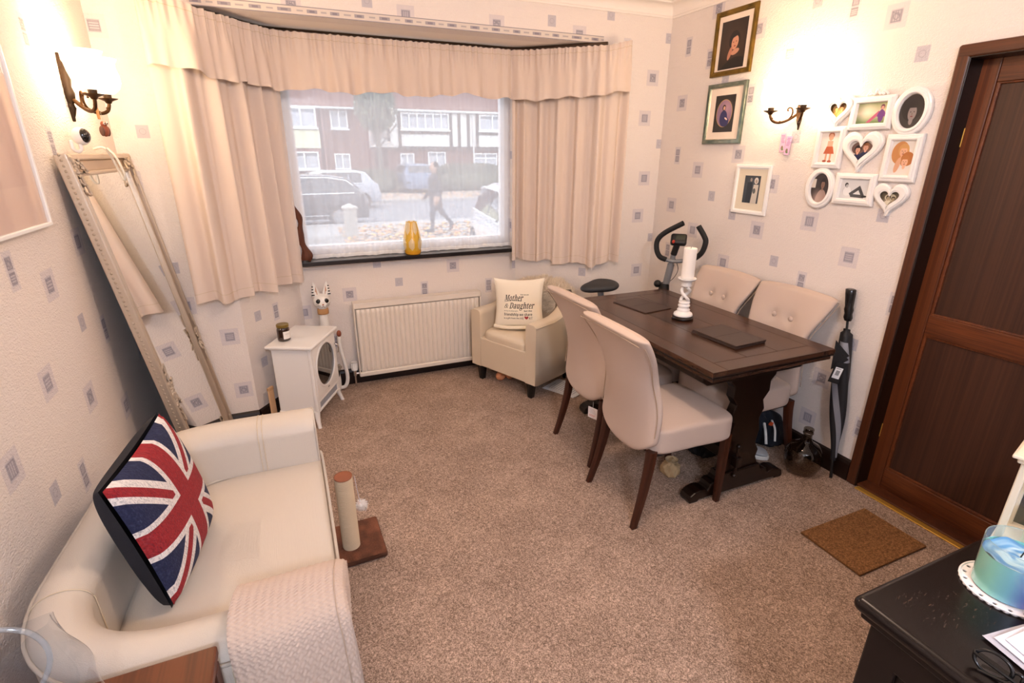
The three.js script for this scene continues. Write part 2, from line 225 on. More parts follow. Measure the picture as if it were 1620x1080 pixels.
sk('baseboard_bay', [FX1, ZF], [FX0, ZF], [0, 0, 1]);
for (const [a, b, side] of splays) { const l = hypot(b[0] - a[0], b[1] - a[1]), n = [-(b[1] - a[1]) / l, 0, (b[0] - a[0]) / l]; const q = n[2] > 0 ? n : n.map((v) => -v); sk('baseboard_bay_' + side, b, a, q); }

// front window: white frame, one large pane, black tiled sill
const win = structGroup('window_1'), wcx = (WIN.x0 + WIN.x1) / 2, wcy = (WIN.y0 + WIN.y1) / 2, ww = WIN.x1 - WIN.x0, wh = WIN.y1 - WIN.y0;
part('window_frame', frameRing(rect(ww, wh, wcx, wcy), rect(ww - 0.1, wh - 0.13, wcx, wcy + 0.005), 0.07, 0.006).translate(0, 0, -3.93), m.upvc, win);
part('glazing_bead', frameRing(rect(ww - 0.098, wh - 0.128, wcx, wcy + 0.005), rect(ww - 0.13, wh - 0.16, wcx, wcy + 0.005), 0.05, 0.004).translate(0, 0, -3.925), m.upvc, win);
part('pane', box(ww - 0.12, wh - 0.15, 0.008, wcx, wcy, -3.9), m.glass, win);
struct('window_sill', rbox(FX1 - FX0 - 0.03, 0.03, 0.135, (FX0 + FX1) / 2, 0.94, -3.8, 0.004), P('#191517', 0.28, { clearcoat: 0.3 }));

// door: jamb, architrave, framed door of three rails and two panels, hinge, threshold
const door = structGroup('door_1'), dx = 2.672, dz = (D.z0 + D.z1) / 2, dw = D.z1 - D.z0;
const woodH = (t, sx, sy, r) => { const c = rep(t, sx, sy); c.rotation = PI / 2; return M('#ffffff', r, { map: c, bumpMap: c, bumpScale: 0.0004 }); };
const doorH = woodH(doorTex, 0.5, 2, 0.36);
for (const z of [D.z0 + 0.0325, D.z1 - 0.0325]) part('stile', rbox(0.04, D.h - 0.02, 0.075, dx + 0.02, D.h / 2 + 0.005, z, 0.004), m.doorWood, door);
for (const [y, h] of [[1.97, 0.09], [0.905, 0.098], [0.07, 0.11]]) part('rail', rbox(0.038, h, dw - 0.14, dx + 0.021, y, dz, 0.004), doorH, door);
for (const [y0, y1] of [[0.125, 0.858], [0.952, 1.93]]) {
  const p = part('panel', box(0.012, y1 - y0 + 0.01, dw - 0.13, dx + 0.024, (y0 + y1) / 2, dz), m.doorPanel, door);
  part('panel_bead', extrude(rect(dw - 0.136, y1 - y0 + 0.006), 0.014, 0.004, [rect(dw - 0.166, y1 - y0 - 0.024)]).applyMatrix4(BX(V(0, 0, 1), V(0, 1, 0), V(-1, 0, 0), V(dx + 0.022, (y0 + y1) / 2, dz))), m.doorWood, p);
}
for (const y of [1.72, 0.32]) part('hinge', [rbox(0.006, 0.075, 0.012, dx - 0.002, y, D.z0 + 0.003, 0.002), cyl(0.005, 0.005, 0.078, dx - 0.004, y, D.z0 - 0.002, 10)], m.brass, door);
part('door_knob', lathe([[0, 0], [0.022, 0], [0.022, 0.004], [0.009, 0.008], [0.009, 0.03], [0.024, 0.036], [0.028, 0.05], [0.018, 0.062], [0, 0.064]], 20).rotateZ(PI / 2).translate(dx, 1.0, D.z1 - 0.035), m.brass, door);
const dt = structGroup('trim_5');
part('jamb', [rbox(T + 0.02, D.h + 0.02, 0.03, XR + T / 2 - 0.012, D.h / 2 + 0.01, D.z0 - 0.008, 0.003), rbox(T + 0.02, D.h + 0.02, 0.03, XR + T / 2 - 0.012, D.h / 2 + 0.01, D.z1 + 0.008, 0.003), rbox(T + 0.02, 0.03, dw + 0.04, XR + T / 2 - 0.012, D.h + 0.008, dz, 0.003), box(0.02, D.h, dw + 0.05, XR + T - 0.012, D.h / 2, dz)], m.tableDark, dt);
for (const z of [D.z0 - 0.022, D.z1 + 0.022]) part('architrave', rbox(0.026, D.h + 0.046, 0.05, XR - 0.012, D.h / 2 + 0.023, z, 0.009, 3), m.architrave, dt);
part('architrave', rbox(0.027, 0.05, dw + 0.09, XR - 0.0122, D.h + 0.022, dz, 0.009, 3), woodH(darkWoodTex, 0.5, 2, 0.33), dt);
struct('threshold', rbox(0.1, 0.02, dw, XR + 0.04, 0.006, dz, 0.004), woodH(darkWoodTex, 0.4, 2, 0.4));
single('threshold_bar', rbox(0.034, 0.007, dw - 0.03, XR - 0.024, 0.0035, dz, 0.003), m.brass, 'narrow brass threshold strip on the carpet edge below the brown door', 'threshold strip');

// unseen ceiling lamps, placed out of view to light the room like bounced flash
UNSEEN_CEIL_LAMPS.forEach(([x, z, I, c], i) => {
  const o = thing('unseen_ceiling_lamp', i ? 'unseen opal ceiling lamp behind the view, placed to light the left wall and sofa' : 'unseen opal ceiling lamp above the view, placed to light the window end', 'ceiling lamp', [x, HC, z]);
  part('ceiling_plate', lathe([[0, 0], [0.22, 0], [0.225, -0.02], [0.2, -0.03], [0, -0.03]], 40), m.brass, o);
  part('lamp_glow', lathe([[0.19, -0.03], [0.185, -0.06], [0.14, -0.095], [0.07, -0.112], [0, -0.115], [0, -0.032], [0.19, -0.03]].reverse(), 40), M('#ffffff', 0.4, { emissive: new THREE.Color().setRGB(...c), emissiveIntensity: 3 }), o);
  const l = new THREE.PointLight(new THREE.Color().setRGB(...c), I); l.position.set(0, -0.075, 0); l.castShadow = true; l.shadow.radius = 6; l.name = 'unseen_ceiling_lamp_light'; o.add(l);
});

// ---------------------------------------------------------------- curtains, valance, net
function drape(pts, radius, y0, y1, o) {      // y0(t) bottom, y1(t) top; wave(t, v) offset along the normal, v = 1 at the top
  const path = planPath(pts, radius, 0.006), nu = path.length - 1;
  const fn = (off) => (u, v) => { const p = path[Math.round(u * nu)], w = o.wave(p.s, v, u) + off, y = lerp(y0(u, p.s), y1(u, p.s), v); return [p.x + p.nx * w, y, p.z + p.nz * w]; };
  const uvf = (u, v) => [path[Math.round(u * nu)].s * 1.5, v * 1.2], nv = o.nv ?? 28;
  return merge([surf(fn(0), nu, nv, { uvf }), surf(fn(o.thick ?? 0.003), nu, nv, { uvf, flip: true })]);
}
const bumpAt = (s, c, w) => exp(-((s - c) * (s - c)) / (w * w));
{
  const c = thing('curtain', 'long cream curtain hanging in folds left of the window above the white stove', 'curtain', [0, 0, 0], 0);
  const wv = (s, v) => { const k = (1.15 - 0.45 * v) * (1 - 0.55 * ss(0.7, 0.95, v)); return k * (0.030 * sin(s * 46 + 1.2 * sin(s * 9)) + 0.012 * sin(s * 83 + 2) + 0.014 * sin(s * 19)) + 0.015 * (1 - v) * sin(s * 12 + 1); };
  const lp = [[-0.525, -3.256], [-0.325, -3.245], [0.025, -3.665], [0.06, -3.68]];
  part('curtain_panel', drape(lp, 0.05, (u, s) => 0.862 + 0.012 * sin(s * 23) - 0.01 * u, () => 2.29, { wave: wv }), m.curtain, c);
  part('hem_stitching', drape(lp, 0.05, (u, s) => 0.912 + 0.012 * sin(s * 23) - 0.01 * u, (u, s) => 0.9145 + 0.012 * sin(s * 23) - 0.01 * u, { wave: (s, v) => wv(s, 0.04) - 0.0025, nv: 1, thick: 0.006 }), M('#c9b699', 0.9), c);
}
{
  const c = thing('curtain', 'long cream curtain hanging in folds right of the window above the tub armchair', 'curtain', [0, 0, 0], 0);
  const wv = (s, v) => { const k = (1.1 - 0.4 * v) * (1 - 0.55 * ss(0.7, 0.95, v)); return k * (0.024 * sin(s * 52 + 1.4 * sin(s * 8) + 1) + 0.012 * sin(s * 91) + 0.01 * sin(s * 21)); };
  const rp = [[1.555, -3.69], [1.66, -3.685], [2.04, -3.275], [2.235, -3.265]];
  const yb = (u, s) => 0.872 + 0.012 * sin(s * 27) + 0.022 * ss(0.8, 1, u);
  part('curtain_panel', drape(rp, 0.12, yb, () => 2.29, { wave: wv }), m.curtain, c);
  part('hem_stitching', drape(rp, 0.12, (u, s) => yb(u, s) + 0.05, (u, s) => yb(u, s) + 0.0525, { wave: (s) => wv(s, 0.04) - 0.0025, nv: 1, thick: 0.006 }), M('#c9b699', 0.9), c);
}
{
  const vp = [[-0.515, -3.205], [-0.335, -3.185], [0.045, -3.63], [1.595, -3.635], [2.06, -3.205], [2.21, -3.205]];
  const c = thing('valance', 'gathered cream fabric valance running round the top of the bay window', 'valance', [0, 0, 0], 0);
  const wv = (s, v) => 0.012 * (1 - v * 0.8) * sin(s * 31 + 2 * sin(s * 5.3)) + 0.009 * (1 - 0.6 * v) * sin(s * 67 + 1.5 * sin(s * 11)) + (0.006 * ss(0.45, 0.95, v)) * sin(s * 210 + 3 * sin(s * 17)) + 0.006 * ss(0.3, 0.9, v) * sin(s * 118 + 2 * sin(s * 13)) - 0.012 * bumpAt((s * 4.7) % 1, 0.5, 0.08) * (1 - 0.5 * v) + 0.012 * (1 - v);
  const yb = (u, s) => 2.0 + 0.035 * (ss(0.16, 0.0, u) + ss(0.84, 1, u)) + 0.008 * sin(s * 15) + 0.005 * sin(s * 41) + 0.03 * bumpAt(s, 1.93, 0.085);
  const yt = (u, s) => 2.306 + 0.035 * (ss(0.1, 0.0, u) + ss(0.94, 1, u)) + 0.002 * sin(s * 160);
  part('valance_panel', drape(vp, 0.09, yb, yt, { wave: wv, nv: 22 }), m.curtain, c);
  part('heading_tape', drape(vp, 0.09, (u, s) => yt(u, s) - 0.035, (u, s) => yt(u, s) - 0.032, { wave: (s) => wv(s, 0.9) - 0.003, nv: 1, thick: 0.007 }), M('#cbb79b', 0.9), c);
  const rail = planPath([[-0.35, -3.3], [-0.0, -3.7], [1.6, -3.7], [2.05, -3.26]], 0.1, 0.03);
  part('curtain_track', extrudeAlong(rail, 2.315, 0.012, 0.014), M('#4a3524', 0.5), c);
}
function extrudeAlong(path, y, hw, hh) { return loft(path.map((p) => [[p.x + p.nx * hw, y - hh, p.z + p.nz * hw], [p.x + p.nx * hw, y + hh, p.z + p.nz * hw], [p.x - p.nx * hw, y + hh, p.z - p.nz * hw], [p.x - p.nx * hw, y - hh, p.z - p.nz * hw]])); }
{
  const n = 420, fold = (s) => 0.006 * sin(s * 38 + 2 * sin(s * 6)) + 0.004 * sin(s * 95 + sin(s * 21)) - 0.006 * bumpAt((s * 2.3) % 1, 0.4, 0.05);
  const net = surf((u, v) => { const x = lerp(0.03, 1.625, u); return [x, lerp(0.9575 + 0.004 * abs(sin(x * 43) * sin(x * 17)), 2.27, v), -3.838 + fold(x) * (1.2 - 0.4 * v)]; }, n, 12);
  const netMat = P('#f6f6fb', 0.95, { transparent: true, opacity: 0.5, transmission: 0.55, thickness: 0 });
  const c = thing('net_curtain', 'sheer white net curtain covering the whole front window', 'net curtain');
  part('net_panel', net, netMat, c);
  part('net_hem', surf((u, v) => { const x = lerp(0.03, 1.625, u); return [x, lerp(0.9575 + 0.004 * abs(sin(x * 43) * sin(x * 17)), 0.985, v), -3.834 + fold(x) * 1.2]; }, n, 2), P('#fbfbfb', 0.95, { transparent: true, opacity: 0.8 }), c);
}
// ---------------------------------------------------------------- window sill
{
  const hexTex = canvasTex(512, 512, (g, w, h) => {
    g.fillStyle = '#d9ac33'; g.fillRect(0, 0, w, h); g.fillStyle = '#dcc79c';
    for (let r = 0; r < 5; r++) for (let c = 0; c < 6; c++) { const x = (c + (r % 2) * 0.5) * w / 6 + 20, y = r * h / 5 + 55, q = 33; g.beginPath(); for (let k = 0; k < 6; k++) g.lineTo(x + q * cos(k * PI / 3 + PI / 6), y + q * 1.35 * sin(k * PI / 3 + PI / 6)); g.closePath(); g.fill(); }
  });
  const v = thing('vase', 'yellow ceramic vase with pale hexagon pattern on the black window sill', 'vase', [0.812, 0.955, -3.772]);
  part('vase_body', lathe([[0, 0], [0.036, 0], [0.044, 0.004], [0.056, 0.03], [0.0655, 0.07], [0.066, 0.095], [0.06, 0.14], [0.05, 0.19], [0.041, 0.228], [0.039, 0.236], [0.034, 0.237], [0.034, 0.228], [0.045, 0.18], [0.055, 0.1], [0.04, 0.02], [0, 0.012]], 40), P('#ffffff', 0.3, { map: hexTex, clearcoat: 0.5 }), v);
  part('base_ring', lathe([[0.03, 0], [0.05, 0.002], [0.056, 0.012], [0.06, 0.03], [0.0575, 0.03], [0.05, 0.012]], 40), M('#d79c1c', 0.4), v);
  const o = thing('wooden_ornament', 'twisted brown driftwood ornament on the sill behind the left curtain', 'ornament', [0.03, 0.955, -3.765]);
  part('driftwood', loft(Array.from({ length: 22 }, (_, i) => { const t = i / 21, x = 0.045 - 0.022 * t + 0.014 * sin(t * 11), r = (0.03 - 0.016 * t) * (1 + 0.3 * sin(t * 17)); return Array.from({ length: 10 }, (_, k) => { const a = k / 10 * 2 * PI; return [x + r * cos(a) * (1 + 0.2 * sin(3 * a + 5 * t)), t * 0.385, 0.6 * r * sin(a)]; }); })), wood(midWoodTex, 1, 1, 0.7, { color: '#cdb8a4' }), o);
  part('ornament_foot', cyl(0.03, 0.033, 0.012, 0.036, 0.006, 0, 20), m.tableDark, o);
}
// ---------------------------------------------------------------- radiator
{
  const r = thing('radiator', 'cream white fluted panel radiator on the wall under the window', 'radiator', [0.8255, 0, ZF]);
  const W = 0.963, y0 = 0.079, y1 = 0.646, zf = 0.104, N = 27, cream = P('#e9dfd3', 0.35, { clearcoat: 0.2 });
  const prof = (x) => { const p = ((x / (W - 0.03) + 0.5) * N) % 1; return 0.011 * ss(0.05, 0.25, p) * ss(0.95, 0.75, p); };
  part('fluted_panel', surf((u, v) => { const x = (u - 0.5) * (W - 0.03), k = ss(0, 0.035, v) * ss(1, 0.965, v); return [x, lerp(y0 + 0.03, y1 - 0.05, v), zf - 0.012 + prof(x) * k]; }, N * 12, 30), cream, r);
  part('rear_panel', rbox(W - 0.02, y1 - y0 - 0.06, 0.012, 0, (y0 + y1) / 2, 0.045, 0.004), cream, r);
  part('top_rail', [rbox(W, 0.044, 0.018, 0, y1 - 0.022, zf - 0.008, 0.007), rbox(W, 0.012, 0.08, 0, y1 - 0.006, zf - 0.038, 0.003)], cream, r);
  part('bottom_rail', rbox(W, 0.034, 0.018, 0, y0 + 0.017, zf - 0.008, 0.007), cream, r);
  for (const s of [-1, 1]) part('side_panel', rbox(0.01, y1 - y0 - 0.008, 0.075, s * (W / 2 - 0.004), (y0 + y1) / 2, zf - 0.04, 0.003), cream, r);
  for (const s of [-1, 1]) part('bracket', box(0.03, 0.4, 0.04, s * 0.3, 0.36, 0.02), m.grey, r);
  const v = part('valve', [cyl(0.019, 0.022, 0.05, -W / 2 - 0.032, 0.155, zf - 0.035, 20), cyl(0.022, 0.016, 0.014, -W / 2 - 0.032, 0.187, zf - 0.035, 20), ...Array.from({ length: 9 }, (_, i) => rbox(0.006, 0.045, 0.006, -W / 2 - 0.032 + 0.0215 * cos(i * 0.698), 0.158, zf - 0.035 + 0.0215 * sin(i * 0.698), 0.002))], m.white, r);
  part('valve_body', [cyl(0.012, 0.014, 0.05, -W / 2 - 0.032, 0.11, zf - 0.035, 14), cyl(0.009, 0.009, 0.05, 0, 0, 0, 12).rotateZ(PI / 2).translate(-W / 2 - 0.012, 0.1, zf - 0.035)], m.chrome, v);
  part('pipe', cyl(0.0075, 0.0075, 0.1, -W / 2 - 0.032, 0.05, zf - 0.035, 12), m.chrome, r);
}
// ---------------------------------------------------------------- wall lamps
function wallLamp(label, pos, turn) {
  const o = thing('wall_lamp', label, 'wall lamp', pos, turn);
  const leaf = [[0, -0.125], [0.011, -0.095], [0.018, -0.07], [0.012, -0.055], [0.026, -0.035], [0.02, -0.012], [0.026, 0.012], [0.016, 0.034], [0.022, 0.055], [0.013, 0.075], [0.014, 0.09], [0.006, 0.108], [0, 0.125]];
  part('back_plate', [extrude([...leaf, ...leaf.slice(1, -1).reverse().map(([x, y]) => [-x, y])], 0.012, 0.003).scale(0.6, 1, 1), lathe([[0, -0.11], [0.005, -0.098], [0.012, -0.075], [0.008, -0.06], [0.017, -0.04], [0.02, -0.02], [0.014, 0.005], [0.019, 0.03], [0.01, 0.06], [0.005, 0.09], [0, 0.1]], 14).translate(0, 0, 0.012)], M('#2f2010', 0.5, { metalness: 0.5 }), o);
  for (const s of [-1, 1]) {
    const cx = s * 0.1, cz = 0.115;
    part('lamp_arm', [tube([[0, -0.03, 0.012], [s * 0.012, -0.055, 0.032], [s * 0.034, -0.078, 0.06], [s * 0.062, -0.088, 0.086], [s * 0.086, -0.078, 0.106], [s * 0.098, -0.056, 0.114], [cx, -0.04, cz]], 0.0068, 60, 10), tube([[s * 0.03, -0.074, 0.056], [s * 0.018, -0.055, 0.05], [s * 0.014, -0.034, 0.05], [s * 0.02, -0.018, 0.054], [s * 0.031, -0.015, 0.06], [s * 0.037, -0.024, 0.063], [s * 0.032, -0.031, 0.062]], 0.0042, 50, 8), ball(0.007, s * 0.058, -0.085, 0.083), ball(0.006, s * 0.09, -0.066, 0.109)], m.bronze, o);
    part('drip_dish', lathe([[0, -0.012], [0.01, -0.01], [0.014, -0.002], [0.034, 0.006], [0.037, 0.009], [0.034, 0.009], [0.012, 0.003], [0, 0.003]], 28).translate(cx, -0.036, cz), m.bronze, o);
    part('bulb_holder', cyl(0.016, 0.014, 0.02, cx, -0.022, cz, 20), M('#3a2a18', 0.4, { metalness: 0.5 }), o);
    const sh = part('lamp_shade', lathe([[0.012, -0.012], [0.03, -0.008], [0.05, 0.01], [0.06, 0.034], [0.059, 0.06], [0.052, 0.088], [0.052, 0.106], [0.062, 0.124], [0.0595, 0.1245], [0.049, 0.107], [0.049, 0.087], [0.056, 0.06], [0.057, 0.034], [0.047, 0.012], [0.028, -0.005], [0.012, -0.009]], 36).translate(cx, 0, cz), P('#fff4e2', 0.5, { emissive: new THREE.Color().setRGB(1, 0.9, 0.7), emissiveIntensity: 2.2 }), o);
    const l = new THREE.PointLight(new THREE.Color().setRGB(...WARM), WALL_LAMP); l.position.set(cx, 0.06, cz); l.castShadow = true; l.shadow.radius = 2; l.name = 'wall_lamp_light'; o.add(l);
  }
  return o;
}
wallLamp('lit two-arm bronze wall lamp on the left wall above the leaning mirror', [XL, 1.892, -2.79], PI / 2);
wallLamp('lit two-arm bronze wall lamp on the right wall beside the white photo collage', [XR, 1.9, -2.18], -PI / 2);
// ---------------------------------------------------------------- leaning mirror
{
  const o = thing('mirror', 'tall silver gilt framed mirror leaning against the left wall behind the sofa', 'mirror', [-0.505, 0.002, -2.872], PI / 2);
  o.rotation.order = 'YXZ'; o.rotation.x = -0.1415;
  const W = 0.9, H = 1.655, gilt = M('#cfc0ae', 0.32, { metalness: 0.7, bumpMap: rep(fineBump, 6), bumpScale: 0.0006 }), R = (i) => rect(W - 2 * i, H - 2 * i, 0, H / 2);
  part('outer_moulding', frameRing(R(0), R(0.022), 0.042, 0.005), gilt, o);
  part('cove_moulding', frameRing(R(0.02), R(0.066), 0.027, 0.006), M('#c4ae96', 0.38, { metalness: 0.5 }), o);
  part('inner_moulding', frameRing(R(0.062), R(0.08), 0.033, 0.006), gilt, o);
  part('mirror_glass', rbox(W - 0.14, H - 0.14, 0.008, 0, H / 2, 0.014, 0.002), m.mirror, o);
  part('backing_board', box(W - 0.04, H - 0.04, 0.006, 0, H / 2, 0.005), M('#6a5643', 0.8), o);
  const bead = []; for (let y = 0.02; y < H; y += 0.019) for (const s of [-1, 1]) bead.push(ball(0.0055, s * (W / 2 - 0.001), y, 0.02, 1, 1, 1, 6));
  const b = part('beading', bead, gilt, o); b.userData.kind = 'stuff';
  const scroll = (cx, cy, sx, sy) => { const g = []; for (let k = 0; k < 9; k++) { const a = k * 0.75, q = 0.012 + k * 0.012; g.push(ball(0.013 - k * 0.0007, cx + sx * q * 1.1 * abs(cos(a * 0.5)), cy + sy * q * 0.9 * abs(sin(a * 0.5 + 0.4)), 0.04, 1.4, 1, 0.6, 10)); } for (const d of [0.05, 0.085, 0.12]) { g.push(tube([[cx + sx * d * 0.2, cy + sy * d, 0.036], [cx + sx * d * 0.5, cy + sy * d * 1.15, 0.044], [cx + sx * d * 0.45, cy + sy * d * 0.8, 0.042], [cx + sx * d * 0.25, cy + sy * d * 0.85, 0.04]], 0.005, 16, 6)); g.push(tube([[cx + sx * d, cy + sy * d * 0.2, 0.036], [cx + sx * d * 1.15, cy + sy * d * 0.5, 0.044], [cx + sx * d * 0.8, cy + sy * d * 0.45, 0.042]], 0.005, 16, 6)); } return g; };
  for (const sx of [-1, 1]) for (const y of [0, H]) part('corner_ornament', scroll(sx * (W / 2 - 0.012), y ? y - 0.012 : 0.012, -sx, y ? -1 : 1), gilt, o);
  for (const sx of [-1, 1]) part('side_ornament', [-1, 1].flatMap((s) => scroll(sx * (W / 2 - 0.02), H * 0.4, -sx * 0.45, s)), gilt, o);
  const rb = single('ribbon', tube([[-0.735, 1.664, -2.905], [-0.7, 1.67, -2.908], [-0.682, 1.64, -2.915], [-0.668, 1.58, -2.925], [-0.655, 1.535, -2.92], [-0.646, 1.56, -2.91], [-0.66, 1.63, -2.9], [-0.685, 1.668, -2.9]], 0.0055, 60, 6), M('#e6dfd2', 0.8), 'loop of cream ribbon tied round the top rail of the leaning mirror', 'ribbon');
}
{ // small indoor camera on the mirror top
  const o = thing('security_camera', 'small white indoor camera with black face on top of the leaning mirror', 'camera', [-0.7, 1.655, -2.65], 0.95);
  part('camera_body', ball(0.032, 0, 0.055, 0, 0.95, 1.05, 1, 28), m.whiteGloss, o);
  const f = part('camera_face', ball(0.027, 0, 0.056, 0.0115, 0.9, 1.05, 0.85, 28), P('#0b0b0c', 0.12, { clearcoat: 1 }), o);
  part('lens', ball(0.008, 0.002, 0.062, 0.0335, 1, 1, 0.5, 16), P('#24242c', 0.05, { clearcoat: 1 }), f);
  part('camera_stand', [tube([[-0.01, 0.028, 0], [-0.012, 0.006, 0], [-0.028, -0.002, 0.002], [-0.045, 0.008, 0.002], [-0.045, 0.032, 0]], 0.0065, 24, 8), ball(0.0065, -0.045, 0.034, 0)], m.whiteGloss, o);
}
{ // hanging tag and owl ornament
  const t = thing('hanging_tag', 'small tan wooden tag hanging from the left wall lamp', 'tag', [-0.655, 1.805, -2.76], PI / 2);
  part('tag_board', extrude([[-0.016, 0.012], [-0.014, -0.028], [0.014, -0.028], [0.016, 0.012], [0, 0.026]], 0.004, 0.001, [ellipse(0.003, 0.003, 10, 0, 0.014)]), M('#c98f4e', 0.6), t);
  part('string', tube([[0, 0.016, 0.002], [0.001, 0.035, 0.003], [0, 0.046, 0.004]], 0.0008, 10, 5), M('#d8c9a8', 0.9), t);
  const o = thing('owl_ornament', 'little red brown owl hanging below the left wall lamp', 'ornament', [-0.64, 1.735, -2.745], PI / 2 - 0.5);
  part('owl_body', [ball(0.02, 0, 0, 0, 0.85, 1.2, 0.7, 18), ball(0.013, 0, 0.024, 0.002, 1, 0.9, 0.8, 16)], M('#9c5236', 0.5), o);
  for (const s of [-1, 1]) { const e = part('eye', ball(0.0055, s * 0.006, 0.026, 0.0105, 1, 1, 0.5, 12), M('#f2ead8', 0.4), o); part('pupil', ball(0.0026, s * 0.006, 0.026, 0.0132, 1, 1, 0.5, 10), m.black, e); }
  for (const s of [-1, 1]) part('wing', ball(0.014, s * 0.014, -0.003, 0, 0.4, 1.4, 0.8, 12), M('#6e4a3a', 0.6), o);
  part('beak', new THREE.ConeGeometry(0.0025, 0.006, 8).rotateX(PI).translate(0, 0.02, 0.0125), m.gold, o);
  part('string', tube([[0, 0.034, 0], [0.001, 0.05, 0], [0, 0.068, 0]], 0.0008, 8, 5), M('#d8c9a8', 0.9), o);
}
// ---------------------------------------------------------------- pictures
const px = (g, c, x, y, rx, ry, rot = 0) => { g.fillStyle = c; g.beginPath(); g.ellipse(x, y, rx, ry, rot, 0, 7); g.fill(); };
const photo = (w, h, draw) => M('#ffffff', 0.35, { map: canvasTex(w, h, draw) });
const soft = (g, c, x, y, r, a = 1) => { const q = g.createRadialGradient(x, y, 0, x, y, r); q.addColorStop(0, `rgba(${c},${a})`); q.addColorStop(1, `rgba(${c},0)`); g.fillStyle = q; g.fillRect(x - r, y - r, 2 * r, 2 * r); };
function headFig(g, x, y, s, skin, hair, cloth) { px(g, hair, x, y - s * 0.12, s * 0.62, s * 0.72); if (cloth) { g.fillStyle = cloth; g.beginPath(); g.moveTo(x - s * 1.3, y + s * 2.6); g.quadraticCurveTo(x - s * 1.1, y + s * 0.9, x, y + s * 0.75); g.quadraticCurveTo(x + s * 1.1, y + s * 0.9, x + s * 1.3, y + s * 2.6); g.fill(); } px(g, skin, x, y + s * 0.65, s * 0.2, s * 0.3); px(g, skin, x, y + s * 0.08, s * 0.42, s * 0.56); g.fillStyle = hair; g.beginPath(); g.ellipse(x, y - s * 0.3, s * 0.46, s * 0.32, 0, PI, 2 * PI); g.fill(); px(g, 'rgba(40,25,20,.8)', x - s * 0.17, y, s * 0.06, s * 0.035); px(g, 'rgba(40,25,20,.8)', x + s * 0.17, y, s * 0.06, s * 0.035); px(g, 'rgba(120,50,45,.8)', x, y + s * 0.33, s * 0.14, s * 0.045); px(g, 'rgba(90,60,40,.35)', x, y + s * 0.15, s * 0.05, s * 0.09); }
function picture(name, label, cat, z, y, w, h, fw, depth, fmat, matM, inner, photoMat, ovalMat, group) {
  const o = thing(name, label, cat, [XR - 0.001, y, z], -PI / 2, group);
  part('picture_frame', frameRing(rect(w, h), rect(w - 2 * fw, h - 2 * fw), depth, 0.004), fmat, o);
  part('frame_lip', frameRing(rect(w - 2 * fw + 0.002, h - 2 * fw + 0.002), rect(w - 2 * fw - 0.01, h - 2 * fw - 0.01), depth * 0.7, 0.002), ovalMat?.lip ?? fmat, o);
  const mt = part('picture_mount', box(w - 2 * fw, h - 2 * fw, 0.003, 0, 0, depth * 0.45), matM, o);
  part('photo', face(rect(inner[0], inner[1], inner[2] ?? 0, inner[3] ?? 0)).translate(0, 0, depth * 0.45 + 0.0025), photoMat, o);
  return o;
}
const goldFrame = M('#a58a4e', 0.32, { metalness: 0.75, bumpMap: rep(fineBump, 3), bumpScale: 0.0008, map: noiseTex(128, [[[20, 20], 1], [[50, 50], 0.6]], (v) => [lerp(120, 255, v), lerp(120, 240, v), lerp(90, 200, v)]) });
const silverFrame = M('#a9aba2', 0.3, { metalness: 0.75, map: noiseTex(128, [[[12, 12], 1], [[50, 50], 0.6]], (v) => [lerp(90, 255, v), lerp(120, 255, v), lerp(125, 240, v)]) });
const cream = M('#ecdccb', 0.8), darkMount = M('#2b2622', 0.7);
picture('portrait_picture', 'gilt framed portrait of a dark haired woman resting her chin, topmost on the right wall', 'picture', -2.731, 2.282, 0.32, 0.356, 0.024, 0.02, goldFrame, cream, [0.205, 0.26, -0.002, -0.012], photo(256, 320, (g, w, h) => { g.fillStyle = '#2a1c14'; g.fillRect(0, 0, w, h); soft(g, '90,62,46', w * 0.5, h * 0.5, 170, 0.6); px(g, '#1a100c', w * 0.55, h * 0.42, 52, 62); px(g, '#c98f72', w * 0.58, h * 0.47, 33, 46, 0.2); g.fillStyle = '#1a100c'; g.beginPath(); g.ellipse(w * 0.54, h * 0.36, 44, 30, -0.3, PI, 2 * PI); g.fill(); px(g, '#b87c62', w * 0.42, h * 0.68, 16, 46, 0.35); px(g, '#c08a70', w * 0.62, h * 0.66, 40, 18, -0.3); px(g, '#3a1a14', w * 0.52, h * 0.46, 5, 3); px(g, '#3a1a14', w * 0.63, h * 0.45, 5, 3); px(g, '#8a3a34', w * 0.58, h * 0.54, 10, 4); g.fillStyle = '#14100e'; g.beginPath(); g.moveTo(20, h); g.quadraticCurveTo(w * 0.6, h * 0.66, w, h * 0.82); g.lineTo(w, h); g.fill(); }));
{
  const o = picture('portrait_picture', 'silver framed oval portrait of a seated woman in blue, below the gilt one', 'picture', -2.73, 1.888, 0.318, 0.35, 0.024, 0.02, silverFrame, cream, [0.165, 0.212], photo(256, 330, (g, w, h) => { g.fillStyle = '#2b2521'; g.fillRect(0, 0, w, h); px(g, '#b9935c', w / 2, h * 0.49, 102, 124); px(g, '#8e6f86', w / 2, h * 0.49, 95, 117); soft(g, '190,150,160', w * 0.6, h * 0.35, 90, 0.7); px(g, '#2f2d5c', w * 0.48, h * 0.62, 48, 70); px(g, '#2f2d5c', w * 0.55, h * 0.72, 56, 44); px(g, '#251812', w * 0.47, h * 0.34, 21, 27); px(g, '#d8a78c', w * 0.48, h * 0.35, 13, 18); px(g, '#e6c6b2', w * 0.62, h * 0.64, 22, 8, 0.5); }), { lip: M('#d9d4c4', 0.25, { metalness: 0.8 }) });
}
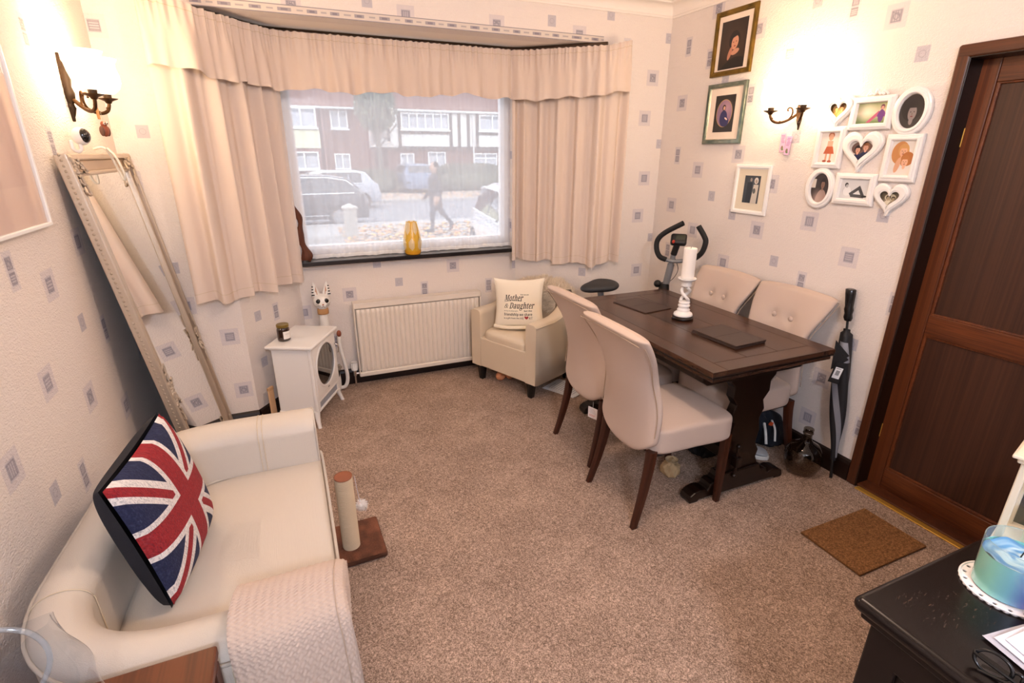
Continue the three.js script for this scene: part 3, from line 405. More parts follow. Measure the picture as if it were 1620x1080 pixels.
picture('wedding_picture', 'white framed old wedding photograph of a couple in a wide cream mount', 'picture', -2.431, 1.45, 0.262, 0.284, 0.019, 0.018, m.white, M('#e3d8c2', 0.8), [0.118, 0.158, 0.004, 0.002], photo(200, 268, (g, w, h) => { g.fillStyle = '#2e3236'; g.fillRect(0, 0, w, h); soft(g, '120,120,120', w * 0.6, h * 0.4, 120, 0.5); g.fillStyle = '#191c22'; g.fillRect(w * 0.2, h * 0.24, w * 0.34, h * 0.76); px(g, '#9a8c80', w * 0.42, h * 0.15, 13, 18); px(g, '#d8d0c4', w * 0.75, h * 0.18, 26, 32); px(g, '#a89888', w * 0.75, h * 0.2, 13, 17); g.fillStyle = '#cbc2b4'; g.beginPath(); g.moveTo(w * 0.62, h * 0.32); g.lineTo(w * 0.92, h * 0.32); g.lineTo(w * 0.9, h); g.lineTo(w * 0.52, h); g.fill(); px(g, '#5a5a56', w * 0.68, h * 0.55, 18, 26); }));
{ // left wall picture
  const o = thing('wall_picture', 'pale pink print in a thin white frame on the left wall above the sofa', 'picture', [XL + 0.001, 1.705, -1.885], PI / 2);
  part('picture_frame', frameRing(rect(0.71, 0.57), rect(0.684, 0.544), 0.02, 0.003), m.white, o);
  part('print', face(rect(0.686, 0.546)).translate(0, 0, 0.009), photo(256, 256, (g, w, h) => { g.fillStyle = '#d8bcae'; g.fillRect(0, 0, w, h); g.fillStyle = '#cfb0a4'; g.fillRect(0, 0, w * 0.9, h * 0.78); soft(g, '196,160,150', w * 0.3, h * 0.35, 120, 0.7); soft(g, '226,205,192', w * 0.5, h * 0.6, 80, 0.7); }), o);
  part('picture_glass', box(0.684, 0.544, 0.003, 0, 0, 0.013), m.glass, o);
}
{ // white photo collage: nine frames joined
  const o = thing('photo_collage', 'white multi-photo frame of hearts, ovals and rectangles joined together on the right wall', 'photo frame', [XR - 0.001, 1.665, -1.79], -PI / 2);
  const F = (outer, inner, cx, cy, label, draw, w = 160, h = 160) => {
    const z = cx + 1.79, y = cy - 1.665, fr = part('photo_frame', [extrude(outer, 0.022, 0.007, [inner]), extrude(outer.map(([a, b]) => [a * 0.86, b * 0.86]), 0.026, 0.003, [inner.map(([a, b]) => [a * 1.06, b * 1.06])])].map((g) => g.translate(z, y, 0)), m.whiteGloss, o, label);
    part('photo', face(inner.map(([a, b]) => [a * 1.03, b * 1.03])).translate(z, y, 0.011), photo(w, h, draw), fr);
  };
  const bg = (c) => (g, w, h) => { g.fillStyle = c; g.fillRect(0, 0, w, h); };
  F(heart(0.165, 0.15), heart(0.1, 0.088), -1.955, 1.855, 'small heart frame with a sepia couple', (g, w, h) => { bg('#4a3418')(g, w, h); soft(g, '225,180,90', w * 0.5, h * 0.5, 70, 0.9); headFig(g, w * 0.36, h * 0.38, 30, '#e0b070', '#4a2a12', '#c89a58'); headFig(g, w * 0.62, h * 0.34, 30, '#e8bc80', '#5a3416', '#d8b070'); });
  F(rect(0.205, 0.146), rect(0.138, 0.088), -1.787, 1.835, 'landscape frame with a colour photo of a girl on a beach', (g, w, h) => { const q = g.createLinearGradient(0, 0, 0, h); q.addColorStop(0, '#9aa070'); q.addColorStop(0.5, '#d8cdb0'); q.addColorStop(1, '#5f7a4a'); g.fillStyle = q; g.fillRect(0, 0, w, h); soft(g, '250,245,225', w * 0.35, h * 0.45, 70, 0.7); g.fillStyle = '#b85a78'; g.beginPath(); g.moveTo(w * 0.35, h * 0.95); g.lineTo(w * 0.72, h * 0.4); g.lineTo(w * 0.8, h * 0.5); g.lineTo(w * 0.48, h * 0.95); g.fill(); headFig(g, w * 0.83, h * 0.25, 22, '#d8a090', '#6a3a4a', '#7a3f8a'); px(g, '#6a3a80', w * 0.82, h * 0.65, 18, 40); }, 200, 130);
  F(ellipse(0.083, 0.1), ellipse(0.053, 0.07), -1.607, 1.832, 'large oval frame with a grey photo of a child', (g, w, h) => { bg('#3a3634')(g, w, h); g.fillStyle = '#c9bfae'; g.fillRect(0, 0, w, h * 0.16); px(g, '#2b2726', w * 0.5, h * 0.4, 66, 60); headFig(g, w * 0.52, h * 0.52, 62, '#8f8380', '#2a2624', '#3c3836'); });
  F(rect(0.158, 0.2), rect(0.102, 0.142), -1.97, 1.684, 'upright frame with a toddler in a red skirt', (g, w, h) => { bg('#e6ddd4')(g, w, h); px(g, '#b06a48', w * 0.52, h * 0.1, 20, 18); px(g, '#dba888', w * 0.52, h * 0.16, 16, 20); g.fillStyle = '#d9a78e'; g.fillRect(w * 0.38, h * 0.28, w * 0.28, h * 0.24); g.fillStyle = '#b95a34'; g.beginPath(); g.moveTo(w * 0.36, h * 0.46); g.lineTo(w * 0.68, h * 0.46); g.lineTo(w * 0.8, h * 0.7); g.lineTo(w * 0.24, h * 0.7); g.fill(); g.fillStyle = '#d39a7c'; g.fillRect(w * 0.36, h * 0.7, 12, h * 0.22); g.fillRect(w * 0.58, h * 0.7, 12, h * 0.24); px(g, '#9a4a34', w * 0.36, h * 0.94, 14, 7); px(g, '#9a4a34', w * 0.62, h * 0.95, 14, 7); }, 130, 180);
  F(heart(0.203, 0.186), heart(0.128, 0.112), -1.797, 1.668, 'middle heart frame with a couple in blue', (g, w, h) => { bg('#dcd6d0')(g, w, h); px(g, '#6a5048', w * 0.5, h * 0.36, 62, 44); headFig(g, w * 0.36, h * 0.42, 34, '#d8a48c', '#2a1a16', '#23294e'); headFig(g, w * 0.64, h * 0.33, 34, '#d8a48c', '#8a5a3a', '#1f2748'); });
  F(rect(0.158, 0.206), rect(0.102, 0.146), -1.603, 1.637, 'upright frame with a fair haired woman and child', (g, w, h) => { bg('#e4ddd6')(g, w, h); px(g, '#c98a52', w * 0.4, h * 0.35, 46, 58); headFig(g, w * 0.52, h * 0.3, 46, '#e0ac8a', '#d09a5c', null); px(g, '#b5703c', w * 0.74, h * 0.52, 34, 36); headFig(g, w * 0.66, h * 0.6, 40, '#e2b092', '#b8763f', '#e8dcd2'); px(g, '#dba684', w * 0.38, h * 0.7, 14, 40, 0.2); }, 130, 180);
  F(ellipse(0.083, 0.102), ellipse(0.052, 0.072), -1.976, 1.486, 'lower oval frame with a dim sepia portrait', (g, w, h) => { bg('#3b2f2a')(g, w, h); g.fillStyle = '#d8cfc2'; g.fillRect(0, h * 0.2, w * 0.24, h * 0.3); headFig(g, w * 0.62, h * 0.36, 38, '#8a6a58', '#2c201c', '#a58a80'); soft(g, '196,170,160', w * 0.4, h * 0.85, 60, 0.8); });
  F(rect(0.208, 0.15), rect(0.142, 0.092), -1.79, 1.491, 'lower landscape frame with a grey photo of a reclining person', (g, w, h) => { bg('#dadada')(g, w, h); px(g, '#cfcfcf', w * 0.24, h * 0.6, 34, 26); px(g, '#e8e8e8', w * 0.25, h * 0.62, 28, 30, 0.3); px(g, '#3a3a3a', w * 0.2, h * 0.3, 12, 14); px(g, '#b8b8b8', w * 0.22, h * 0.36, 9, 12); g.strokeStyle = '#4a4a4c'; g.lineWidth = 20; g.beginPath(); g.moveTo(w * 0.36, h * 0.78); g.lineTo(w * 0.66, h * 0.42); g.lineTo(w * 0.82, h * 0.8); g.moveTo(w * 0.4, h * 0.82); g.lineTo(w * 0.86, h * 0.84); g.stroke(); px(g, '#222', w * 0.87, h * 0.83, 18, 7); }, 200, 130);
  F(heart(0.162, 0.148), heart(0.1, 0.086), -1.61, 1.458, 'small lower heart frame with a sepia photo', (g, w, h) => { bg('#5a5040')(g, w, h); soft(g, '225,214,190', w * 0.45, h * 0.7, 60, 1); px(g, '#c8bca0', w * 0.5, h * 0.4, 40, 30); headFig(g, w * 0.42, h * 0.42, 26, '#b8a888', '#3a3226', '#e6dcc6'); headFig(g, w * 0.64, h * 0.46, 24, '#ab9a7c', '#4a4032', '#8a7c64'); });
  part('top_ornament', [tube([[-0.05, 0.245, 0.012], [-0.03, 0.262, 0.014], [-0.012, 0.25, 0.014], [0, 0.272, 0.014], [0.014, 0.25, 0.014], [0.032, 0.262, 0.014], [0.052, 0.245, 0.012]], 0.0052, 40, 8), ball(0.009, 0, 0.262, 0.014), ball(0.007, -0.03, 0.251, 0.014), ball(0.007, 0.03, 0.251, 0.014)].map((g) => g.translate(0.012, 0, 0)), m.whiteGloss, o);
}
{ // two pink cards hanging under the right lamp
  const cardT = (c, k) => M('#ffffff', 0.7, { map: canvasTex(64, 160, (g, w, h) => { g.fillStyle = c; g.fillRect(0, 0, w, h); g.fillStyle = '#a2669c'; for (let i = 0; i < 6; i++) g.fillRect(8 + (i * 7 + k) % 9, 16 + i * 12, 46 - (i * 5 + k) % 16, 5); g.fillStyle = '#7d6a5a'; px(g, '#8a7a66', w * 0.45, h * 0.78, 14, 20); px(g, '#6f8a5a', w * 0.55, h * 0.86, 12, 8); }) });
  [[-2.262, 1.712, 0.06, '#e3b6d0', 'left one of two pink verse cards hanging under the right wall lamp'], [-2.222, 1.697, -0.05, '#d9b4d6', 'right one of two pink verse cards hanging under the right wall lamp']].forEach(([z, y, r, c, label], i) => {
    const o = thing('hanging_card', label, 'card', [XR - 0.006 - i * 0.004, y, z], -PI / 2, 'verse cards under the right wall lamp'); o.rotation.order = 'YXZ'; o.rotation.z = r;
    part('card', [box(0.034, 0.098, 0.0018, 0, 0, 0)], cardT(c, i * 3), o); part('string', tube([[0, 0.046, 0.001], [0.004, 0.085, 0.004], [0.008 + (i ? 0.02 : 0.05), 0.13, 0.012]], 0.0007, 10, 5), M('#e8dcd0', 0.9), o);
  });
}

// ---------------------------------------------------------------- sofa
const sweepPlan = (path, ring) => loft(path.map((p, i) => ring(p.t, i).map(([n, y]) => [p.x + p.nx * n, y, p.z + p.nz * n])), true, [1.2, 3]);
// rounded upright wall: half widths at the top and foot, foot and top heights; k shrinks it at the ends
const wallRing = (wt, wb, y0, y1, k = 1, lean = 0) => { const r = wt * 0.96, o = [[wb, y0], [wb + (wt - wb) * 0.5, lerp(y0, y1 - r, 0.5)], [wt, y1 - r]]; for (let i = 1; i < 10; i++) { const a = i / 10 * PI; o.push([wt * cos(a), y1 - r + r * 0.85 * sin(a)]); } o.push([-wt, y1 - r], [-wt - lean * 0.5, lerp(y0, y1 - r, 0.5)], [-wt - lean, y0]); const cy = (y0 + y1) / 2; return o.map(([n, y]) => [n * k, cy + (y - cy) * (1 - (1 - k) * 0.25)]); };
{
  const o = thing('sofa', 'cream leather two-seat tub sofa with rounded back along the left wall', 'sofa', [-0.37, 0, -1.55]);
  const L = (z) => z + 1.55, lx = (x) => x + 0.37;
  const pth = planPath([[lx(-0.01), L(-2.048)], [lx(-0.57), L(-2.062)], [lx(-0.622), L(-1.045)], [lx(-0.01), L(-1.045)]], [0.52, 0.36], 0.02), N = pth.length - 1;
  const TH = (t) => 0.082 - 0.022 * ss(0.2, 0.4, t) * ss(0.85, 0.7, t), kEnd = (i) => { const d = min(i, N - i); return d === 0 ? 0.93 : d === 1 ? 0.985 : 1; };
  part('back_and_arms', sweepPlan(pth, (t, i) => wallRing(TH(t), TH(t) - 0.006, 0.05, 0.685 + 0.02 * ss(0.15, 0.4, t) * ss(0.85, 0.6, t), kEnd(i), 0.006)), m.leather, o);
  const edge = (n, dy) => pth.map((p) => [p.x + p.nx * (TH(p.t) + 0.001), 0.64 + 0.02 * ss(0.15, 0.4, p.t) * ss(0.85, 0.6, p.t) + dy, p.z + p.nz * (TH(p.t) + 0.001)]);
  part('piping', tube(edge(0.083, 0.0), 0.0048, 220, 6), m.leather, o);
  for (const e of [0, N]) { const p = pth[e], s = e ? 1 : -1; part('arm_piping', tube(wallRing(0.077, 0.071, 0.06, 0.676).map(([n, y]) => [lx(-0.009), y, p.z + p.nz * n]), 0.004, 80, 6), m.leather, o); }
  const seam = (t, d = 0) => tube(wallRing(TH(t) + 0.0015, TH(t) - 0.004, 0.3, 0.687 + 0.02 * ss(0.15, 0.4, t) * ss(0.85, 0.6, t), 1, 0.006).map(([n, y]) => { const p = at(pth, t); return [p.x + p.nx * n * 1.005, y, p.z + p.nz * n * 1.005]; }), 0.0013, 60, 5);
  for (const t of [0.095, 0.103, 0.36, 0.64, 0.887, 0.895, 0.903]) part('seam', seam(t), m.leatherSeam, o);
  const seatPlan = (gx, r) => { const q = planPath([[lx(gx), L(-1.975)], [lx(-0.515), L(-1.985)], [lx(-0.565), L(-1.125)], [lx(gx), L(-1.125)]], [0.36, 0.26], 0.03); return Array.from({ length: 81 }, (_, i) => at(q, i / 80)).map((p) => [p.x - p.nx * r, p.z - p.nz * r]); };
  const base = seatPlan(0.0, 0), cx = lx(-0.27), cz = L(-1.55), seatRing = (r, y, cr) => seatPlan(0.001 - r, r).map(([x, z]) => [x, y + cr * (1 - pow(hypot((x - cx) / 0.32, (z - cz) / 0.45), 2)), z]);
  const sr = [[0.006, 0.36, 0], [0, 0.37, 0], [0, 0.466, 0], [0.006, 0.48, 0], [0.02, 0.487, 0.001], [0.05, 0.49, 0.003]].map(([r, y, c]) => seatRing(r, y, c));
  const last = sr[sr.length - 1]; for (const k of [0.75, 0.5, 0.25]) sr.push(last.map(([x, y, z]) => { const X = lerp(cx, x, k), Z = lerp(cz, z, k); return [X, 0.49 + 0.008 * (1 - pow(hypot((X - cx) / 0.32, (Z - cz) / 0.45), 2)) + 0.0015 * sin(Z * 30 + X * 9), Z]; }));
  part('seat_cushion', loft(sr, true, [3, 1]), m.leather, o);
  part('seat_piping', tube(seatPlan(0.003, -0.001).map(([x, z]) => [x, 0.482, z]), 0.0055, 160, 6, true), m.leather, o);
  part('front_panel', rbox(0.04, 0.31, 0.86, lx(-0.022), 0.21, 0, 0.012, 3), m.leather, o);
  for (const [x, z] of [[-0.06, -1.99], [-0.06, -1.1], [-0.6, -1.9], [-0.6, -1.2]]) part('foot', cyl(0.022, 0.018, 0.055, lx(x), 0.0275, L(z), 16), m.tableDark, o);
}
{ // flag cushion
  const flag = canvasTex(1024, 1024, (g, w) => {
    g.fillStyle = '#1b2348'; g.fillRect(0, 0, w, w);
    const line = (x0, y0, x1, y1, k, c) => { g.strokeStyle = c; g.lineWidth = k; g.beginPath(); g.moveTo(x0, y0); g.lineTo(x1, y1); g.stroke(); };
    line(-60, -60, w + 60, w + 60, 168, '#efe9e6'); line(w + 60, -60, -60, w + 60, 168, '#efe9e6');
    const c = w / 2, R = '#9c1d25'; line(-60, -60 + 8, c, c + 8, 66, R); line(w + 60, w + 52, c, c - 8, 66, R); line(w + 60, -52, c, c + 8, 66, R); line(-60, w + 60 - 8, c, c - 8, 66, R);
    g.fillStyle = '#efe9e6'; g.fillRect(c - 142, 0, 284, w); g.fillRect(0, c - 142, w, 284); g.fillStyle = R; g.fillRect(c - 96, 0, 192, w); g.fillRect(0, c - 96, w, 192);
    for (let i = 0; i < 26000; i++) { g.fillStyle = rnd() < 0.55 ? 'rgba(0,0,20,0.09)' : 'rgba(255,255,255,0.045)'; g.fillRect(rnd() * w, rnd() * w, rr(2, 5), rr(6, 22)); }
  });
  const o = thing('flag_cushion', 'plush red white and blue union flag cushion with navy back on the sofa', 'cushion', [-0.43, 0.708, -1.525], 1.43); o.rotation.order = 'YXZ'; o.rotation.x = -0.19; o.rotation.z = 0.03;
  part('cushion_front', pillowHalf(0.37, 0.37, 0.125, 1, 44, 0.004, 0.0, 0.42), M('#ffffff', 0.9, { map: flag, bumpMap: rep(plushBump, 6), bumpScale: 0.0025 }), o);
  part('cushion_back', pillowHalf(0.379, 0.379, 0.145, -1, 40, 0.004, -0.02, 0.3), M('#191b26', 0.9, { bumpMap: rep(weaveBump, 6), bumpScale: 0.0005 }), o);
}
{ // throw over the near arm
  const zc = -1.045, prof = (v) => { const pts = [[-1.154, 0.575], [-1.153, 0.63], [-1.135, 0.685], [-1.09, 0.712], [-1.045, 0.718], [-1.0, 0.712], [-0.955, 0.685], [-0.938, 0.62], [-0.932, 0.5], [-0.929, 0.36], [-0.926, 0.22]], f = v * (pts.length - 1), i = min(pts.length - 2, floor(f)), t = f - i, a = pts[max(0, i - 1)], b = pts[i], c = pts[i + 1], d = pts[min(pts.length - 1, i + 2)]; return [0, 1].map((k) => 0.5 * (2 * b[k] + (c[k] - a[k]) * t + (2 * a[k] - 5 * b[k] + 4 * c[k] - d[k]) * t * t + (3 * b[k] - a[k] - 3 * c[k] + d[k]) * t * t * t)); };
  const nodes = [-0.226, 0.034];
  const fn = (off) => (u, v) => {
    const L1 = 0.233, s = u * 0.42; let x = nodes[0] + s, drop = 0; if (s > L1 - 0.02) { const a = min(PI / 2, (s - L1 + 0.02) / 0.03); x = nodes[0] + L1 - 0.02 + 0.03 * sin(a); drop = 0.03 * (1 - cos(a)) + max(0, s - L1 + 0.02 - 0.03 * PI / 2); }
    let [z, y] = prof(v); const side = abs(v - 0.4) / 0.6; z = zc + (z - zc) * (1 - 0.05 * drop / 0.1); const w = 0.0024 * sin(v * 96 * PI) * sin(u * 50 * PI + (floor(v * 96) % 2) * PI * 0.5) + off;
    const up = clamp(1 - abs(z - zc) / 0.11); return [x + (drop > 0.02 ? w : 0) + 0.006 * sin(v * 9), y - drop * (0.25 + 0.75 * up) + (drop > 0.02 ? 0 : w * up) + 0.005 * sin(u * 7 + v * 5) * side, z + w * (1 - up) * sign(z - zc) + 0.004 * sin(u * 11) * (1 - up)];
  };
  const o = thing('throw_blanket', 'beige waffle knit throw draped over the near arm of the sofa', 'throw');
  const tm = M('#c6b3a6', 0.95, { bumpMap: rep(weaveBump, 8), bumpScale: 0.0008 });
  part('throw_cloth', [surf(fn(0), 200, 384), surf(fn(-0.007), 40, 60, { flip: true })], tm, o);
  part('throw_seam', tube(Array.from({ length: 40 }, (_, i) => { const p = fn(0.002)(0.52, i / 39); return p; }), 0.0016, 90, 5), M('#b7a290', 0.95), o);
}
{ // low wooden table at the near end of the sofa, with a clear plastic bag on it
  const o = thing('side_table', 'brown wooden side table in the near left corner at the sofa arm', 'table', [-0.485, 0, -0.66]);
  part('table_top', rbox(0.486, 0.024, 0.585, -0.004, 0.7, 0, 0.005), wood(midWoodTex, 0.8, 0.6, 0.35, { color: '#c2b2a8' }), o);
  part('apron', [rbox(0.44, 0.07, 0.02, 0, 0.652, -0.25, 0.003), rbox(0.44, 0.07, 0.02, 0, 0.652, 0.25, 0.003), rbox(0.02, 0.07, 0.5, 0.225, 0.652, 0, 0.003), rbox(0.02, 0.07, 0.5, -0.225, 0.652, 0, 0.003)], m.tableDark, o);
  for (const sx of [-1, 1]) for (const sz of [-1, 1]) part('leg', rbox(0.04, 0.69, 0.04, sx * 0.22, 0.345, sz * 0.255, 0.004), m.legWood, o);
  const b = thing('plastic_bag', 'clear crumpled plastic bag on the side table against the left wall', 'bag', [-0.55, 0.713, -0.83]);
  const film = P('#f1f5f9', 0.06, { transmission: 1, thickness: 0, ior: 1.5 });
  part('bag_film', surf((u, v) => { const a = u * 2 * PI, q = 0.006 * sin(a * 3 + v * 4) + 0.004 * sin(a * 7 - v * 6) + 0.003 * sin(v * 13 + a * 2), w = 1 - 0.18 * v; const f = (t) => sign(t) * pow(abs(t), 0.6); return [(0.165 * w + q) * f(cos(a)), v * 0.255 * (1 + 0.05 * sin(a * 2 + 1)) + 0.002, (0.066 * w * (1 - 0.3 * v) + q * 0.8) * f(sin(a))]; }, 90, 40, { closeU: true }), film, b);
  part('bag_handle', [tube([[-0.06, 0.245, 0.03], [-0.02, 0.285, 0.03], [0.07, 0.29, 0.02], [0.12, 0.26, 0.02], [0.125, 0.2, 0.03], [0.06, 0.12, 0.06], [-0.06, 0.05, 0.075]], 0.004, 50, 8)], P('#e6ecf2', 0.12, { transmission: 0.9, thickness: 0 }), b);
}
{ // scratching post
  const o = thing('scratching_post', 'cat scratching post with sisal column on a brown plush base beside the sofa', 'scratching post', [0.105, 0, -1.995], 0.03);
  const plush = M('#8d5a42', 0.98, { bumpMap: rep(plushBump, 2), bumpScale: 0.004, map: noiseTex(256, [[8, 1], [3, 1], [90, 0.5]], (v) => { const k = clamp(0.5 + (v - 0.5) * 2); return [lerp(170, 255, k), lerp(165, 250, k), lerp(160, 245, k)]; }) });
  part('base', rbox(0.205, 0.03, 0.262, 0, 0.016, 0, 0.01, 4), plush, o);
  part('sisal_column', surf((u, v) => { const r = 0.0345 + 0.0026 * abs(sin(v * 46 * PI + u * PI)), a = u * 2 * PI; return [-0.035 + r * cos(a), 0.028 + v * 0.355, 0.029 + r * sin(a)]; }, 40, 460, { closeU: true }), M('#dcc8ab', 0.95, { bumpMap: rep(fineBump, 6, 30), bumpScale: 0.0008 }), o);
  part('plush_cap', lathe([[0, 0.379], [0.024, 0.379], [0.031, 0.383], [0.037, 0.388], [0.036, 0.38], [0.03, 0.372], [0, 0.372]], 28).translate(-0.035, 0, 0.029), M('#9a6046', 0.98), o);
  const t = thing('toy_mouse', 'white fluffy toy mouse hanging on a string from the scratching post', 'toy', [0.131, 0.225, -1.968]);
  part('mouse_body', ball(0.018, 0, 0, 0, 1.05, 0.9, 0.9, 16), M('#e9e2dc', 0.98), t);
  part('mouse_ear', [ball(0.006, -0.008, 0.012, 0.006, 1, 1, 0.5), ball(0.006, -0.008, 0.012, -0.006, 1, 1, 0.5)], M('#e3cdc4', 0.9), t);
  part('eye', ball(0.0022, -0.0165, 0.002, 0.007), m.black, t);
  const fur = new THREE.InstancedMesh(new THREE.ConeGeometry(0.0009, 0.016, 4).translate(0, 0.008, 0), M('#f3ede8', 0.98), 420); fur.name = 'mouse_fur'; fur.userData.kind = 'stuff';
  const q = new THREE.Object3D(); for (let i = 0; i < 420; i++) { const a = rr(0, 2 * PI), b = Math.acos(rr(-1, 1)), d = V(sin(b) * cos(a), cos(b), sin(b) * sin(a)); q.position.set(d.x * 0.017, d.y * 0.015, d.z * 0.015); q.quaternion.setFromUnitVectors(V(0, 1, 0), V(d.x + 0.4, d.y - 0.5, d.z).normalize()); q.updateMatrix(); fur.setMatrixAt(i, q.matrix); } fur.castShadow = true; t.add(fur);
  part('string', tube([[-0.004, 0.014, 0], [-0.01, 0.08, 0.001], [-0.015, 0.15, 0.002]], 0.0011, 16, 6), M('#c9cfe0', 0.9), t);
  part('tail', tube([[0.016, -0.004, 0], [0.02, -0.02, 0.002], [0.014, -0.038, 0.002]], 0.0014, 10, 5), M('#efe7e0', 0.9), t);
}
// ---------------------------------------------------------------- stove heater, jar, cat, board
{
  const o = thing('stove_heater', 'white electric stove heater with oval glass door in the bay corner', 'heater', [-0.012, 0, -3.408], 1.126);
  const w = m.whiteGloss, W = 0.40, Dp = 0.27;
  part('top_slab', rbox(0.425, 0.02, 0.295, 0, 0.54, 0, 0.008, 3), w, o);
  part('body', [rbox(W - 0.04, 0.43, Dp - 0.03, 0, 0.315, -0.008, 0.008), rbox(W - 0.02, 0.012, Dp - 0.01, 0, 0.524, 0, 0.004)], w, o);
  for (const s of [-1, 1]) { part('side_panel', extrude([[-0.12, 0.1], [0.12, 0.1], [0.118, 0.52], [-0.118, 0.52]], 0.012, 0.003).rotateY(-PI / 2).translate(s * 0.18 + 0.006, 0, 0), w, o); part('corner_post', rbox(0.022, 0.42, 0.022, s * 0.182, 0.315, 0.117, 0.006), w, o); }
  const d = part('door', [extrude(rect(0.345, 0.33, 0, 0.355), 0.016, 0.005, [ellipse(0.145, 0.14, 44, 0, 0.362)]).translate(0, 0, 0.115), extrude(ellipse(0.157, 0.152, 44, 0, 0.362), 0.012, 0.004, [ellipse(0.141, 0.136, 44, 0, 0.362)]).translate(0, 0, 0.124)], w, o);
  part('oval_glass', extrude(ellipse(0.146, 0.141, 44, 0, 0.362), 0.004).translate(0, 0, 0.121), P('#14100e', 0.05, { clearcoat: 1 }), d, 'dark reflecting oval glass');
  part('door_handle', [tube([[0.163, 0.44, 0.131], [0.168, 0.43, 0.15], [0.17, 0.4, 0.156], [0.167, 0.375, 0.15]], 0.0045, 20, 8), ball(0.008, 0.163, 0.442, 0.134)], m.chrome, d);
  part('badge', rbox(0.022, 0.008, 0.003, 0, 0.2, 0.131, 0.001), m.grey, o);
  part('lower_rail', rbox(W - 0.03, 0.03, 0.03, 0, 0.18, 0.112, 0.006), w, o);
  part('grille_frame', frameRing(rect(0.35, 0.075, 0, 0.13), rect(0.3, 0.046, 0, 0.13), 0.016, 0.004).translate(0, 0, 0.112), w, o);
  for (let i = 0; i < 22; i++) part('grille_slat', rbox(0.006, 0.05, 0.008, -0.145 + i * 0.0138, 0.13, 0.117, 0.002), M('#b7b9bf', 0.4, { metalness: 0.4 }), o);
  part('grille_back', box(0.31, 0.055, 0.004, 0, 0.13, 0.108), m.black, o);
  for (const sx of [-1, 1]) for (const sz of [-1, 1]) part('leg', loft([[0.205, 0.135, 0.0, 0.013], [0.198, 0.128, 0.03, 0.013], [0.185, 0.118, 0.07, 0.017], [0.178, 0.112, 0.105, 0.022]].map(([x, z, y, r]) => Array.from({ length: 12 }, (_, k) => [sx * x + r * cos(k / 12 * 2 * PI), y, sz * z * 0.95 + r * sin(k / 12 * 2 * PI)])).map((r) => sx * sz > 0 ? r : r)), w, o);
  const j = thing('candle_jar', 'brown glass candle jar with gold lid and white label on the stove', 'jar', [-0.118, 0.551, -3.362], 0.9);
  part('jar_glass', lathe([[0, 0], [0.034, 0], [0.038, 0.004], [0.0385, 0.01], [0.0385, 0.07], [0.036, 0.08], [0.032, 0.086], [0.032, 0.09], [0, 0.09]], 32), P('#2a140c', 0.08, { clearcoat: 1 }), j);
  part('lid', lathe([[0, 0.086], [0.0355, 0.086], [0.0365, 0.089], [0.0365, 0.102], [0.035, 0.105], [0.03, 0.104], [0, 0.104]], 36), M('#a58e4e', 0.3, { metalness: 0.85 }), j);
  part('label', new THREE.CylinderGeometry(0.0389, 0.0389, 0.048, 24, 1, true, -0.95, 1.5).translate(0, 0.04, 0), M('#ffffff', 0.6, { map: canvasTex(96, 80, (g, w, h) => { g.fillStyle = '#ece7e2'; g.fillRect(0, 0, w, h); g.fillStyle = '#b6afa8'; g.fillRect(20, 24, 56, 4); g.fillRect(28, 36, 40, 3); g.fillRect(34, 52, 28, 2); }), side: THREE.DoubleSide }), j);
  const c = thing('cat_statue', 'tall white painted wooden cat statue behind the stove', 'statue', [0.142, 0, -3.705], 0.05);
  const cw = P('#eeebe6', 0.3, { clearcoat: 0.5 });
  const head = ball(0.058, 0, 0.688, 0, 0.98, 0.92, 0.8, 28);
  part('body', [lathe([[0, 0], [0.07, 0], [0.075, 0.02], [0.078, 0.08], [0.07, 0.18], [0.052, 0.3], [0.043, 0.42], [0.037, 0.52], [0.03, 0.6], [0.033, 0.64], [0, 0.66]], 32).scale(0.86, 1, 0.72), head, ball(0.03, 0, 0.668, 0.034, 1.1, 0.8, 0.8, 20)], cw, c);
  part('collar', lathe([[0.028, 0.595], [0.037, 0.597], [0.038, 0.608], [0.038, 0.622], [0.036, 0.634], [0.028, 0.636]], 28).scale(1, 1, 0.95), M('#b98a5a', 0.6), c);
  for (const s of [-1, 1]) {
    const e = part('ear', loft([[0, 0.03, 0.012], [0.03, 0.025, 0.012], [0.07, 0.014, 0.008], [0.1, 0.002, 0.003]].map(([y, a, b]) => Array.from({ length: 16 }, (_, k) => [s * (0.033 + y * 0.1) + a * cos(k / 16 * 2 * PI), 0.724 + y, b * sin(k / 16 * 2 * PI)]))), cw, c);
    for (let k = 0; k < 4; k++) part('stripe', rbox(0.02 - k * 0.002, 0.0075, 0.006, s * (0.052 - k * 0.001), 0.736 + k * 0.019, 0.0095 - k * 0.0018, 0.001).rotateZ(0), m.black, e);
    part('inner_ear', extrude([[-0.009, 0], [0.009, 0], [0.001, 0.062]], 0.003, 0.001).translate(s * 0.032, 0.738, 0.0085), M('#c59a80', 0.7), e);
    const y = part('eye', ball(0.018, s * 0.0235, 0.695, 0.036, 1.05, 0.95, 0.5, 18), m.blackGloss, c); part('iris', ball(0.008, s * 0.0235, 0.696, 0.0415, 1, 1, 0.4, 14), M('#7d8894', 0.2), y); part('pupil', ball(0.0035, s * 0.0235, 0.696, 0.0445, 1, 1, 0.4, 10), m.black, y);
    part('whisker', [0, 1].map((k) => tube([[s * 0.016, 0.663 + k * 0.006, 0.0565], [s * 0.03, 0.664 + k * 0.01, 0.05], [s * 0.046, 0.668 + k * 0.012, 0.038]], 0.0009, 10, 5)), m.black, c);
  }
  part('nose', ball(0.006, 0, 0.675, 0.057, 1.2, 0.8, 0.6, 12), M('#b06a50', 0.5), c);
